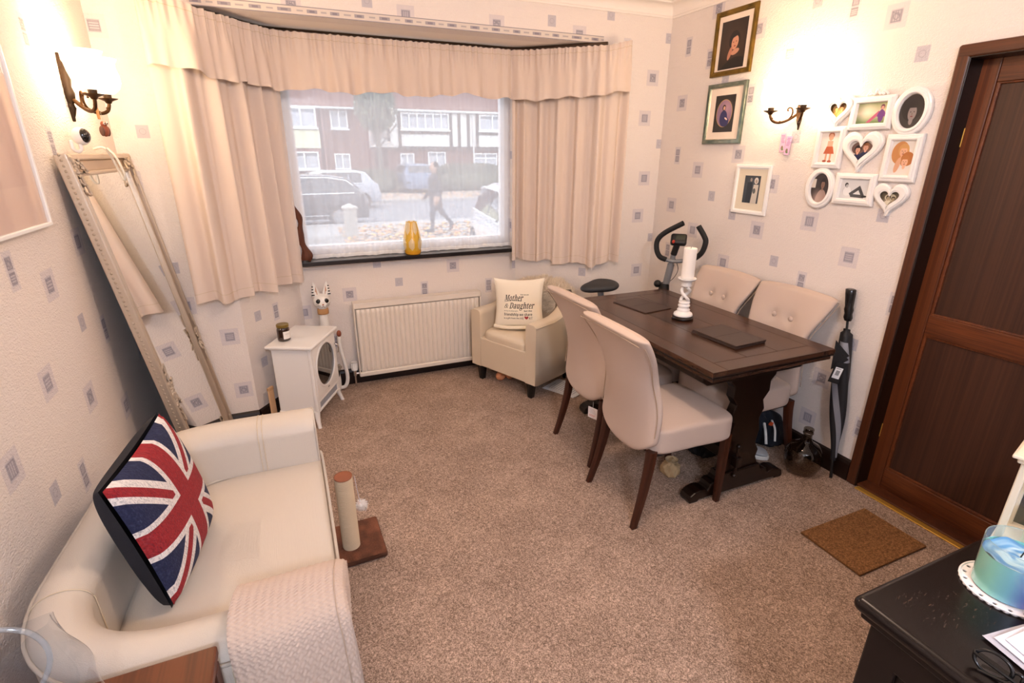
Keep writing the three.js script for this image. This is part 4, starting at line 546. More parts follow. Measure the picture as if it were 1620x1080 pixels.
  part('mouth', tube([[-0.012, 0.656, 0.054], [-0.005, 0.658, 0.058], [0, 0.666, 0.0585], [0.005, 0.658, 0.058], [0.012, 0.656, 0.054]], 0.0011, 24, 5), m.black, c);
  part('painted_patch', [ball(0.035, 0.03, 0.16, 0.03, 0.9, 1.6, 0.7, 16), ball(0.03, -0.02, 0.26, 0.02, 0.8, 1.2, 0.7, 16)], m.black, c, 'black painted patch');
  part('flower', [0, 1, 2, 3, 4].map((k) => ball(0.012, 0.052 + 0.014 * cos(k * 1.257), 0.2 + 0.014 * sin(k * 1.257), 0.05, 1, 1, 0.4, 10)), M('#9a8c7c', 0.5), c);
  const t = part('tail', tube([[0.02, 0.025, -0.0], [0.085, 0.03, 0.02], [0.11, 0.1, 0.025], [0.1, 0.22, 0.02], [0.085, 0.33, 0.015], [0.083, 0.42, 0.012]], 0.0135, 60, 12), cw, c);
  part('tail_tip', [ball(0.0165, 0.086, 0.44, 0.012, 1, 1.5, 1, 16)], M('#8e4a32', 0.5), t);
  const bd = thing('wooden_board', 'narrow light wooden board standing on edge behind the stove', 'board', [-0.243, 0, -3.335], 0.95);
  part('board', rbox(0.045, 0.262, 0.012, 0, 0.131, 0, 0.002), M('#d6ae86', 0.6), bd); part('end_batten', rbox(0.045, 0.02, 0.018, 0, 0.25, 0, 0.002), M('#c99f76', 0.6), bd);
}
// ---------------------------------------------------------------- tub armchair and what lies on and under it
{
  const pos = [1.572, 0, -3.385], turn = -1.148, o = thing('tub_armchair', 'small cream leather tub armchair in the right corner of the bay', 'armchair', pos, turn), lt = m.leatherTan;
  const pth = planPath([[0.272, 0.29], [0.272, -0.24], [-0.272, -0.24], [-0.272, 0.29]], [0.26, 0.26], 0.02), N = pth.length - 1, hh = (t) => 0.565 + 0.15 * ss(0.12, 0.45, t) * ss(0.88, 0.55, t);
  const kE = (i) => { const d = min(i, N - i); return d === 0 ? 0.9 : d === 1 ? 0.98 : 1; };
  const ring = (t, i) => { const y1 = hh(t), w = 0.052; return [[w, 0.115], [w, 0.3], [w, y1 - 0.035], [w * 0.9, y1 - 0.012], [w * 0.55, y1 - 0.001], [0, y1], [-w * 0.55, y1 - 0.001], [-w * 0.9, y1 - 0.012], [-w, y1 - 0.035], [-w, 0.3], [-w, 0.115]].map(([n, y]) => [n * kE(i), 0.34 + (y - 0.34) * (1 - (1 - kE(i)) * 0.2)]); };
  part('back_and_arms', sweepPlan(pth, ring), lt, o);
  part('piping', tube(pth.map((p) => [p.x + p.nx * 0.052, hh(p.t) - 0.022, p.z + p.nz * 0.052]), 0.0035, 160, 6), lt, o);
  part('front_panel', rbox(0.46, 0.235, 0.06, 0, 0.235, 0.258, 0.012, 3), lt, o);
  part('seat_base', rbox(0.46, 0.12, 0.5, 0, 0.24, 0.02, 0.01), lt, o);
  part('seat_cushion', surf((u, v) => { const a = u * 2 * PI, f = (q) => sign(q) * pow(abs(q), 0.28), b = (v - 0.5) * PI, c = pow(abs(cos(b)), 0.3); return [0.222 * f(cos(a)) * c, 0.362 + 0.055 * sign(sin(b)) * pow(abs(sin(b)), 0.55) + 0.014 * max(0, sin(b)) * (1 - c * c * 0.6), 0.035 + 0.25 * f(sin(a)) * c]; }, 80, 30, { closeU: true, flip: true }), lt, o);
  for (const [x, z] of [[-0.25, 0.25], [0.25, 0.25], [-0.22, -0.2], [0.22, -0.2]]) part('leg', loft([[0, 0.017], [0.12, 0.026]].map(([y, r]) => [[-r, y, -r], [r, y, -r], [r, y, r], [-r, y, r]].map(([a, b, c]) => [x + a, b, z + c]))), m.blackGloss, o);
  // sheepskin over the back
  const fl = thing('sheepskin', 'cream shaggy sheepskin draped over the back of the tub armchair', 'sheepskin', pos, turn);
  const fur = (u, v) => { const t = lerp(0.36, 0.7, u), p = at(pth, t), y1 = hh(t), q = [[0.066, y1 - 0.14], [0.066, y1 - 0.05], [0.05, y1 + 0.006], [0, y1 + 0.018], [-0.05, y1 + 0.006], [-0.068, y1 - 0.06], [-0.07, y1 - 0.12], [-0.072, y1 - 0.2]], f = v * 7, i = min(6, floor(f)), k = f - i, n = lerp(q[i][0], q[i + 1][0], k), y = lerp(q[i][1], q[i + 1][1], k) + 0.008 * sin(u * 20 + v * 9); return [p.x + p.nx * n, y + 0.004, p.z + p.nz * n]; };
  const fm = M('#f3e6d4', 0.98);
  part('hide', surf(fur, 60, 40), fm, fl);
  const hair = new THREE.InstancedMesh(new THREE.ConeGeometry(0.0022, 0.04, 4).translate(0, 0.02, 0), fm, 5200); hair.name = 'wool'; hair.userData.kind = 'stuff'; hair.castShadow = true;
  const q = new THREE.Object3D(), col = new THREE.Color();
  for (let i = 0; i < 5200; i++) { const u = rnd(), v = rnd(), p = V(...fur(u, v)), e = 0.01, a = V(...fur(min(1, u + e), v)).sub(p), b = V(...fur(u, min(1, v + e))).sub(p); let n = a.cross(b).normalize(); if (n.y < 0 && v > 0.3 && v < 0.6) n.negate(); const out = V(p.x, 0, p.z).normalize().multiplyScalar(v < 0.42 ? 1 : -1); if (n.dot(out) < 0 && (v < 0.3 || v > 0.6)) n.negate(); n.add(V(rr(-0.8, 0.8), rr(-0.9, 0.5), rr(-0.8, 0.8))).normalize(); q.position.copy(p); q.quaternion.setFromUnitVectors(V(0, 1, 0), n); q.scale.setScalar(rr(0.7, 1.3)); q.updateMatrix(); hair.setMatrixAt(i, q.matrix); const k = rr(0.85, 1.1); hair.setColorAt(i, col.setRGB(k, k * 0.97, k * 0.92)); }
  fl.add(hair);
  const txt = canvasTex(1024, 1024, (g, w, h) => {
    g.fillStyle = '#f1e6d2'; g.fillRect(0, 0, w, h); g.fillStyle = '#2b2724'; g.textAlign = 'left';
    const T = (s, x, y, size, font = 'serif', st = 'italic bold', mw) => { g.font = `${st} ${size}px ${font}`; mw ? g.fillText(s, x, y, mw) : g.fillText(s, x, y); };
    g.save(); g.transform(1, 0, -0.1, 1, 60, 0);
    T('Mother', 215, 430, 165, 'serif', 'italic bold', 390); T('first we are', 545, 320, 36, 'sans-serif', 'bold', 175);
    T('&', 220, 575, 120, 'serif', 'italic', 110); T('Daughter', 335, 585, 165, 'serif', 'italic bold', 520); g.restore();
    g.strokeStyle = '#2b2724'; g.lineWidth = 6; g.beginPath(); g.moveTo(235, 452); g.quadraticCurveTo(420, 410, 600, 440); g.stroke();
    T('we may not always agree', 225, 645, 34, 'sans-serif', '', 300); T('but the', 650, 650, 50, 'sans-serif', 'bold', 170);
    T('friendship we share', 225, 735, 78, 'sans-serif', 'bold', 600); T('is a gift from the', 220, 805, 44, 'sans-serif', 'bold', 330); T('HE', 560, 815, 72, 'sans-serif', '', 100); T('RT', 748, 815, 72, 'sans-serif', '', 100);
    g.fillStyle = '#a4343a'; g.beginPath(); g.moveTo(700, 815); g.bezierCurveTo(640, 775, 655, 745, 680, 745); g.quadraticCurveTo(697, 748, 700, 765); g.quadraticCurveTo(705, 748, 722, 745); g.bezierCurveTo(750, 745, 758, 778, 700, 815); g.fill();
  });
  const c = thing('slogan_cushion', 'cream cushion printed Mother and Daughter standing on the tub armchair', 'cushion', [1.478, 0.622, -3.352], -0.62); c.rotation.order = 'YXZ'; c.rotation.x = -0.2; c.rotation.z = 0.05;
  part('cushion_front', pillowHalf(0.36, 0.35, 0.12, 1, 36, 0.01), M('#ffffff', 0.92, { map: txt, bumpMap: rep(weaveBump, 5), bumpScale: 0.0004 }), c); part('cushion_back', pillowHalf(0.362, 0.352, 0.12, -1, 28, 0.01), M('#efe2cc', 0.92), c);
  part('hem_fold', tube([[-0.185, -0.168, 0.012], [-0.09, -0.178, 0.03], [0.02, -0.176, 0.034], [0.12, -0.174, 0.026], [0.18, -0.166, 0.01]], 0.014, 40, 10), M('#efe2cc', 0.92), c);
  const s = thing('soft_toy', 'peach coloured soft toy lying under the tub armchair', 'soft toy', [1.36, 0.036, -3.42], 0.4);
  part('toy_body', [ball(0.036, 0, 0, 0, 1.2, 1, 1), ball(0.028, 0.06, -0.006, 0.035, 1.1, 1, 1)], M('#e59a6e', 0.95), s); part('toy_foot', ball(0.024, 0.095, -0.01, 0.06, 1.2, 0.9, 0.8), M('#e8a57c', 0.95), s); part('toy_ribbon', tube([[0.02, 0.03, 0.012], [0.036, 0.018, 0.03], [0.045, -0.02, 0.04]], 0.004, 12, 6), M('#c9b15a', 0.8), s);
  const mg = thing('magazine', 'white printed papers lying under the right side of the armchair', 'papers', [1.74, 0.004, -3.085], 0.5);
  part('sheet', [rbox(0.2, 0.005, 0.27, 0, 0, 0, 0.001), rbox(0.2, 0.003, 0.27, 0.012, 0.004, 0.01, 0.001)], M('#ffffff', 0.6, { map: canvasTex(128, 160, (g, w, h) => { g.fillStyle = '#e3e5ea'; g.fillRect(0, 0, w, h); g.fillStyle = '#a9b0bd'; for (let i = 0; i < 11; i++) g.fillRect(14, 14 + i * 12, 60 + (i * 37) % 40, 4); }) }), mg);
}

// ---------------------------------------------------------------- dining table
{
  const cx = 1.983, cz = -2.197, o = thing('dining_table', 'dark oak draw-leaf dining table on carved trestle ends by the right wall', 'table', [cx, 0, cz]);
  const W = 0.765, Ln = 1.295, ty = 0.765, g = 0.0012;
  const pl = (w, d, x, z, t, h = 0.024) => rbox(w - g, h, d - g, x, ty - h / 2, z, 0.0018, 1);
  const tw = wood(tableWoodTex, 0.5, 1, 0.27), tw2 = wood(rep(tableWoodTex, 1, 1), 0.7, 1, 0.27, { color: '#e2d6d0' }), th = woodH(tableWoodTex, 1, 0.5, 0.27);
  for (const s of [-1, 1]) { part('plank', pl(0.085, Ln, s * (W / 2 - 0.0425), 0), tw, o); part('plank', pl(W - 0.17, 0.09, 0, s * (Ln / 2 - 0.045)), th, o); }
  for (const s of [-1, 0, 1]) part('plank', pl((W - 0.17) / 3, Ln - 0.18, s * (W - 0.17) / 3, 0), s ? tw : tw2, o);
  part('top_edge', [rbox(W - 0.002, 0.012, Ln - 0.002, 0, ty - 0.029, 0, 0.004)], m.tableDark, o);
  for (const s of [-1, 1]) part('draw_leaf', rbox(W - 0.022, 0.016, 0.56, 0, ty - 0.046, s * (Ln / 2 - 0.289), 0.004), tw, o);
  const ap = []; for (const s of [-1, 1]) ap.push(rbox(0.022, 0.06, 1.0, s * 0.3, 0.682, 0, 0.003), rbox(0.6, 0.06, 0.022, 0, 0.682, s * 0.5, 0.003)); part('apron', ap, m.tableDark, o);
  // trestle ends: shaped slab, scrolled foot, top cleat
  const half = [[0.10, 0.1], [0.125, 0.13], [0.105, 0.17], [0.115, 0.21], [0.085, 0.26], [0.098, 0.33], [0.082, 0.4], [0.105, 0.45], [0.088, 0.5], [0.12, 0.545], [0.118, 0.6], [0.145, 0.63], [0.145, 0.66]];
  const slab = [...half, ...half.slice().reverse().map(([x, y]) => [-x, y])];
  const footH = [[0.255, 0.012], [0.265, 0.0], [0.312, 0.0], [0.318, 0.018], [0.31, 0.04], [0.285, 0.056], [0.25, 0.064], [0.222, 0.06], [0.206, 0.052], [0.196, 0.062], [0.19, 0.082], [0.17, 0.09], [0.15, 0.086], [0.138, 0.1], [0.13, 0.125], [0.0, 0.125]];
  const foot = [...footH, ...footH.slice(0, -1).reverse().map(([x, y]) => [-x, y])], flat = (f, cut) => f;
  for (const s of [-1, 1]) {
    const z = s * 0.515;
    part('trestle_end', extrude(slab, 0.05, 0.006).translate(0, 0, z - 0.025), m.tableDark, o);
    part('trestle_foot', extrude(foot, 0.075, 0.006).translate(0, 0, z - 0.0375), m.tableDark, o);
    part('cleat', extrude([[-0.33, 0.665], [-0.33, 0.69], [0.33, 0.69], [0.33, 0.665], [0.3, 0.645], [-0.3, 0.645]], 0.06, 0.004).translate(0, 0, z - 0.03), m.tableDark, o);
    for (const q of [-1, 1]) part('peg', [cyl(0.01, 0.008, 0.09, -0.051, 0.19 + q * 0.05, z + s * 0.045, 12), ball(0.013, -0.051, 0.19 + q * 0.085, z + s * 0.045)], m.tableDark, o);
  }
  part('stretcher', rbox(0.032, 0.06, 1.16, -0.051, 0.19, 0, 0.005), m.tableDark, o);
}
// ---------------------------------------------------------------- dining chairs
const chairLean = (v) => -0.198 - 0.02 * ss(0.2, 0.6, v) - 0.113 * pow(max(0, v - 0.35) / 0.65, 2), chairThick = (v) => 0.033 + 0.006 * exp(-pow((v - 0.5) / 0.3, 2)) + 0.002 * ss(0.8, 1, v);
const chairHalf = (v) => 0.214 + 0.029 * ss(0.6, 1, v) - 0.022 * exp(-pow((v - 0.55) / 0.2, 2)), TUFT = [[-0.054, 0.805], [0.054, 0.805], [-0.054, 0.68], [0.054, 0.68]];
function chairBack() {           // local: front +z, up y; ring loft of an hour-glass scroll back
  const rings = [], n = 104, rows = 72;
  const tuft = TUFT;
  for (let j = 0; j <= rows; j++) {
    const v = j / rows, e = v < 0.06 ? sqrt(1 - pow(1 - v / 0.06, 2)) : v > 0.97 ? sqrt(max(0, 1 - pow((v - 0.97) / 0.03, 2))) : 1, ring = [];
    const hw = chairHalf(v), th = chairThick(v);
    for (let k = 0; k < n; k++) {
      const front = k < n / 2, q = cos(PI * (front ? k : k - n / 2) / (n / 2)), ux = front ? q : -q, uz = (front ? 1 : -1) * pow(1 - pow(abs(ux), 6), 0.5), x = hw * ux * (0.86 + 0.14 * e);
      const y0 = 0.335 + 0.085 * pow(abs(ux), 2.6), y1 = 0.965 - 0.01 * pow(abs(ux), 2.2), y = lerp(y0, y1, v);
      const lean = chairLean(v), wrap = 0.03 * pow(abs(ux), 2) * exp(-pow((v - 0.5) / 0.42, 2));
      let z = lean + wrap + th * uz * e * 1.0;
      if (front) for (const [tx, tyy] of tuft) { const d2 = (x - tx) * (x - tx) + (y - tyy) * (y - tyy); z -= 0.014 * exp(-d2 / 0.0007) + 0.007 * exp(-d2 / 0.004); }
      ring.push([x, y, z]);
    }
    rings.push(ring);
  }
  return loft(rings, true, [3, 2]);
}
function makeChair(label, [x, z], turn, group) {
  const o = thing('dining_chair', label, 'chair', [x, 0, z], turn, group);
  part('backrest', chairBack(), m.linen, o);
  part('seat', surf((u, v) => { const a = u * 2 * PI, b = (v - 0.5) * PI, f = (q, p) => sign(q) * pow(abs(q), p), c = pow(abs(cos(b)), 0.16), zz = f(sin(a), 0.3) * c, w = 0.212 + 0.016 * clamp(zz); return [w * f(cos(a), 0.3) * c, 0.425 + 0.064 * f(sin(b), 0.22) + 0.012 * max(0, sin(b)) * (1 - abs(c * f(cos(a), 0.3)) * 0.7), 0.045 + 0.235 * zz]; }, 96, 40, { closeU: true, flip: true, uvf: (u, v) => [u * 3, v * 3] }), m.linen, o);
  part('seat_frame', rbox(0.37, 0.03, 0.42, 0, 0.362, 0.035, 0.006), M('#2a211c', 0.9), o);
  for (const [px0, pz0, px1, pz1, r0] of [[-0.19, 0.248, -0.19, 0.248, 0.02], [0.19, 0.248, 0.19, 0.248, 0.02], [-0.182, -0.185, -0.2, -0.262, 0.021], [0.182, -0.185, 0.2, -0.262, 0.021]]) {
    const rg = []; for (let i = 0; i <= 8; i++) { const t = i / 8, k = pow(1 - t, 1.5), r = lerp(0.0135, r0, pow(t, 0.8)), X = lerp(px0, px1, k), Z = lerp(pz0, pz1, k), c = 0.25 * r; rg.push([[-r + c, -r], [r - c, -r], [r, -r + c], [r, r - c], [r - c, r], [-r + c, r], [-r, r - c], [-r, -r + c]].map(([a, b]) => [X + a, t * 0.385, Z + b])); }
    part('leg', loft(rg), m.legWood, o);
  }
  for (const s of [-1, 1]) { const p = [], q = []; for (let i = 0; i <= 30; i++) { const v = lerp(0.1, 0.96, i / 30), hw = chairHalf(v), lean = chairLean(v), wr = 0.03 * exp(-pow((v - 0.5) / 0.42, 2)); p.push([s * (hw + 0.0005), lerp(0.42, 0.943, v), lean + wr - chairThick(v) * 0.55]); } part('seam', tube(p, 0.0024, 80, 6), m.linenSeam, o); }
  { const p = []; for (let i = 0; i <= 40; i++) { const u = lerp(-0.97, 0.97, i / 40); p.push([0.238 * u, 0.935 - 0.01 * pow(abs(u), 2.2), -0.353 + 0.0085 * u * u]); } part('seam', tube(p, 0.0022, 80, 6), m.linenSeam, o); }
  for (const [tx, tyy] of TUFT) { const v = (tyy - 0.335) / 0.63, lean = chairLean(v), th = chairThick(v); part('button', ball(0.0145, tx, tyy, lean + th - 0.013, 1, 1, 0.6, 18), m.linen, o); }
  return o;
}
{
  const a = makeChair('beige fabric dining chair drawn up to the table at its door end, facing the umbrella', [1.566, -1.81], PI / 2, 'dining chairs round the dark table');
  dup(a, 'dining_chair', 'beige fabric dining chair at the near side of the table, beside the tub armchair', [1.64, 0, -2.335], PI / 2 + 0.02);
  dup(a, 'dining_chair', 'buttoned beige dining chair against the right wall next to the umbrella', [2.222, 0, -1.95], -PI / 2);
  dup(a, 'dining_chair', 'buttoned beige dining chair against the right wall behind the white candle', [2.222, 0, -2.445], -PI / 2);
  const t = thing('care_label', 'white care label hanging under the seat of the second dining chair', 'label', [1.437, 0.33, -2.22], -PI / 2 + 0.35);
  part('label_card', box(0.064, 0.066, 0.001, 0, -0.05, 0), M('#ffffff', 0.7, { map: canvasTex(96, 96, (g, w, h) => { g.fillStyle = '#f3eeee'; g.fillRect(0, 0, w, h); g.fillStyle = '#a8a2a6'; for (let i = 0; i < 7; i++) g.fillRect(8, 10 + i * 7, 60 + (i * 23) % 20, 2); g.fillStyle = '#c46a6a'; for (let i = 0; i < 3; i++) g.fillRect(12, 64 + i * 8, 68 - i * 9, 3); }) }), t);
  part('string', tube([[0, -0.018, 0], [0.001, 0.0, 0.001], [0, 0.02, 0]], 0.0008, 8, 5), m.white, t);
}
// ---------------------------------------------------------------- on the table
{
  const mm = M('#3a2a24', 0.42, { bumpMap: rep(leatherBump, 2), bumpScale: 0.0004 });
  const mat = (label, x, y, z, turn) => { const o = thing('placemat', label, 'placemat', [x, y, z], turn, 'brown leather placemats'); part('mat_board', rbox(0.215, 0.0055, 0.285, 0, 0.0028, 0, 0.0022), mm, o); part('stitching', frameRing(rect(0.2, 0.27), rect(0.197, 0.267), 0.0008, 0).rotateX(-PI / 2).translate(0, 0.0054, 0), M('#5a463c', 0.6), o); part('centre_crease', rbox(0.2, 0.0007, 0.0016, 0, 0.0057, 0, 0.0003), M('#241a16', 0.6), o); return o; };
  const a = mat('single brown leather placemat at the window end of the table', 1.955, 0.7655, -2.545, 0.13);
  const st = ['bottom placemat of the stack at the near end of the table', 'middle placemat of the stack at the near end of the table', 'top placemat of the stack at the near end of the table'];
  st.forEach((l, i) => dup(a, 'placemat', l, [2.0 + i * 0.0015, 0.7655 + i * 0.0062, -1.88 + i * 0.001], 0.09 - i * 0.012));
  const h = thing('candle_holder', 'white carved wooden candle holder with open twisted stem on a dark round base', 'candle holder', [2.005, 0.7656, -2.228]);
  part('round_base', lathe([[0, 0], [0.058, 0], [0.06, 0.004], [0.06, 0.013], [0.056, 0.018], [0, 0.018]], 40), m.tableDark, h);
  part('turned_foot', lathe([[0, 0.018], [0.051, 0.018], [0.053, 0.026], [0.05, 0.036], [0.036, 0.046], [0.034, 0.052], [0.036, 0.057], [0.03, 0.064], [0.028, 0.07], [0.033, 0.076], [0.033, 0.084], [0.026, 0.089], [0.031, 0.095], [0.031, 0.102], [0.022, 0.107], [0, 0.107]], 40), m.whiteGloss, h);
  for (const k of [0, 1]) part('twisted_stem', tube(Array.from({ length: 14 }, (_, i) => { const t = i / 13, a = k * PI + t * PI * 1.5 + 0.5, r = 0.0205; return [r * cos(a), 0.103 + t * 0.088, r * sin(a)]; }), 0.0088, 60, 12), m.whiteGloss, h);
  part('candle_cup', lathe([[0, 0.19], [0.026, 0.19], [0.03, 0.195], [0.026, 0.2], [0.03, 0.206], [0.026, 0.212], [0.032, 0.22], [0.046, 0.228], [0.05, 0.234], [0.05, 0.239], [0.044, 0.238], [0.034, 0.236], [0, 0.236]], 40), m.whiteGloss, h);
  const c = thing('candle', 'thick white pillar candle on the carved candle holder', 'candle', [2.005, 1.0025, -2.228]);
  part('wax', lathe([[0, 0], [0.034, 0], [0.0352, 0.003], [0.0352, 0.162], [0.033, 0.168], [0.026, 0.168], [0.012, 0.162], [0, 0.161]], 40), P('#f6efe8', 0.5, { clearcoat: 0.15 }), c);
  part('wick', tube([[0, 0.16, 0], [0.0006, 0.168, 0.0004], [0.002, 0.174, 0.001]], 0.0011, 8, 6), m.black, c);
}
// ---------------------------------------------------------------- exercise bike in the corner
{
  const o = thing('exercise_bike', 'black and grey exercise bike in the corner behind the dining table', 'exercise bike', [2.2, 0, -3.0], 0);
  const L = (x, y, z) => [x - 2.2, y, z + 3.0], foam = m.rubber;
  part('front_post', [tube([L(2.37, 0.1, -2.95), L(2.395, 0.6, -2.905), L(2.415, 0.93, -2.86)], 0.024, 20, 14), tube([L(2.412, 0.88, -2.867), L(2.42, 1.03, -2.845)], 0.018, 8, 12)], m.grey, o);
  part('post_collar', [cyl(0.034, 0.04, 0.07, ...L(2.4, 0.755, -2.89), 18), ball(0.026, ...L(2.36, 0.785, -2.915))], m.black, o);
  part('handlebar', [tube([L(2.365, 0.965, -2.862), L(2.412, 0.955, -2.835), L(2.46, 0.968, -2.765)], 0.0135, 20, 10)], m.grey, o);
  part('grip', tube([L(2.368, 0.965, -2.86), L(2.333, 0.985, -2.888), L(2.315, 1.035, -2.905), L(2.32, 1.095, -2.91), L(2.345, 1.15, -2.87), L(2.405, 1.222, -2.77)], 0.0175, 60, 12), foam, o);
  part('grip', tube([L(2.458, 0.968, -2.768), L(2.475, 0.99, -2.71), L(2.485, 1.04, -2.655), L(2.49, 1.11, -2.637), L(2.482, 1.15, -2.65), L(2.46, 1.21, -2.688)], 0.0175, 60, 12), foam, o);
  const cs = part('console', [rbox(0.105, 0.08, 0.045, 0, 0, 0, 0.016, 3).rotateX(-0.6).rotateY(-0.75).translate(...L(2.42, 1.105, -2.815)), tube([L(2.42, 1.0, -2.85), L(2.42, 1.09, -2.82)], 0.022, 8, 12)], m.black, o);
  part('red_button', ball(0.012, ...L(2.375, 1.095, -2.812), 1, 1, 0.6), M('#b8321e', 0.4), cs);
  part('display', rbox(0.06, 0.035, 0.004, 0.01, 0.008, 0.023, 0.002).rotateX(-0.6).rotateY(-0.75).translate(...L(2.42, 1.105, -2.815)), M('#33382f', 0.2), cs);
  part('saddle', surf((u, v) => { const a = u * 2 * PI, b = (v - 0.5) * PI, c = pow(abs(cos(b)), 0.5), k = 0.075 + 0.055 * ss(0.6, -0.8, cos(a)); return [-0.245 + 0.14 * cos(a) * c * -1, 0.775 + 0.03 * sin(b) - 0.012 * cos(a) * c, -0.045 + k * 1.1 * sin(a) * c]; }, 48, 20, { closeU: true, flip: true }), M('#2b2c2f', 0.6), o);
  part('saddle_post', tube([[-0.23, 0.76, -0.045], [-0.2, 0.4, -0.01], [-0.16, 0.12, 0.02]], 0.022, 16, 12), m.grey, o);
  part('flywheel_cover', ball(0.17, ...L(2.28, 0.34, -2.93), 1, 1, 0.28, 28), m.black, o);
  part('frame_rail', tube([L(2.03, 0.1, -2.98), L(2.2, 0.13, -2.95), L(2.35, 0.11, -2.93)], 0.025, 16, 12), m.grey, o);
  part('stabiliser', [tube([L(2.28, 0.03, -3.12), L(2.35, 0.045, -2.93), L(2.43, 0.03, -2.74)], 0.024, 20, 12), tube([L(1.95, 0.03, -3.18), L(2.03, 0.06, -2.98), L(2.1, 0.03, -2.8)], 0.024, 20, 12), tube([L(2.35, 0.045, -2.93), L(2.345, 0.12, -2.93)], 0.024, 6, 12)], m.black, o);
  part('crank', [cyl(0.02, 0.02, 0.2, 0, 0, 0, 14).rotateX(PI / 2).translate(...L(2.28, 0.3, -2.93)), rbox(0.02, 0.16, 0.012, ...L(2.3, 0.24, -2.83), 0.004), rbox(0.09, 0.02, 0.06, ...L(2.32, 0.17, -2.79), 0.006)], m.black, o);
  part('cable', tube([L(2.43, 0.97, -2.84), L(2.455, 0.9, -2.83), L(2.45, 0.84, -2.85), L(2.42, 0.79, -2.88)], 0.0022, 20, 6), m.black, o);
}
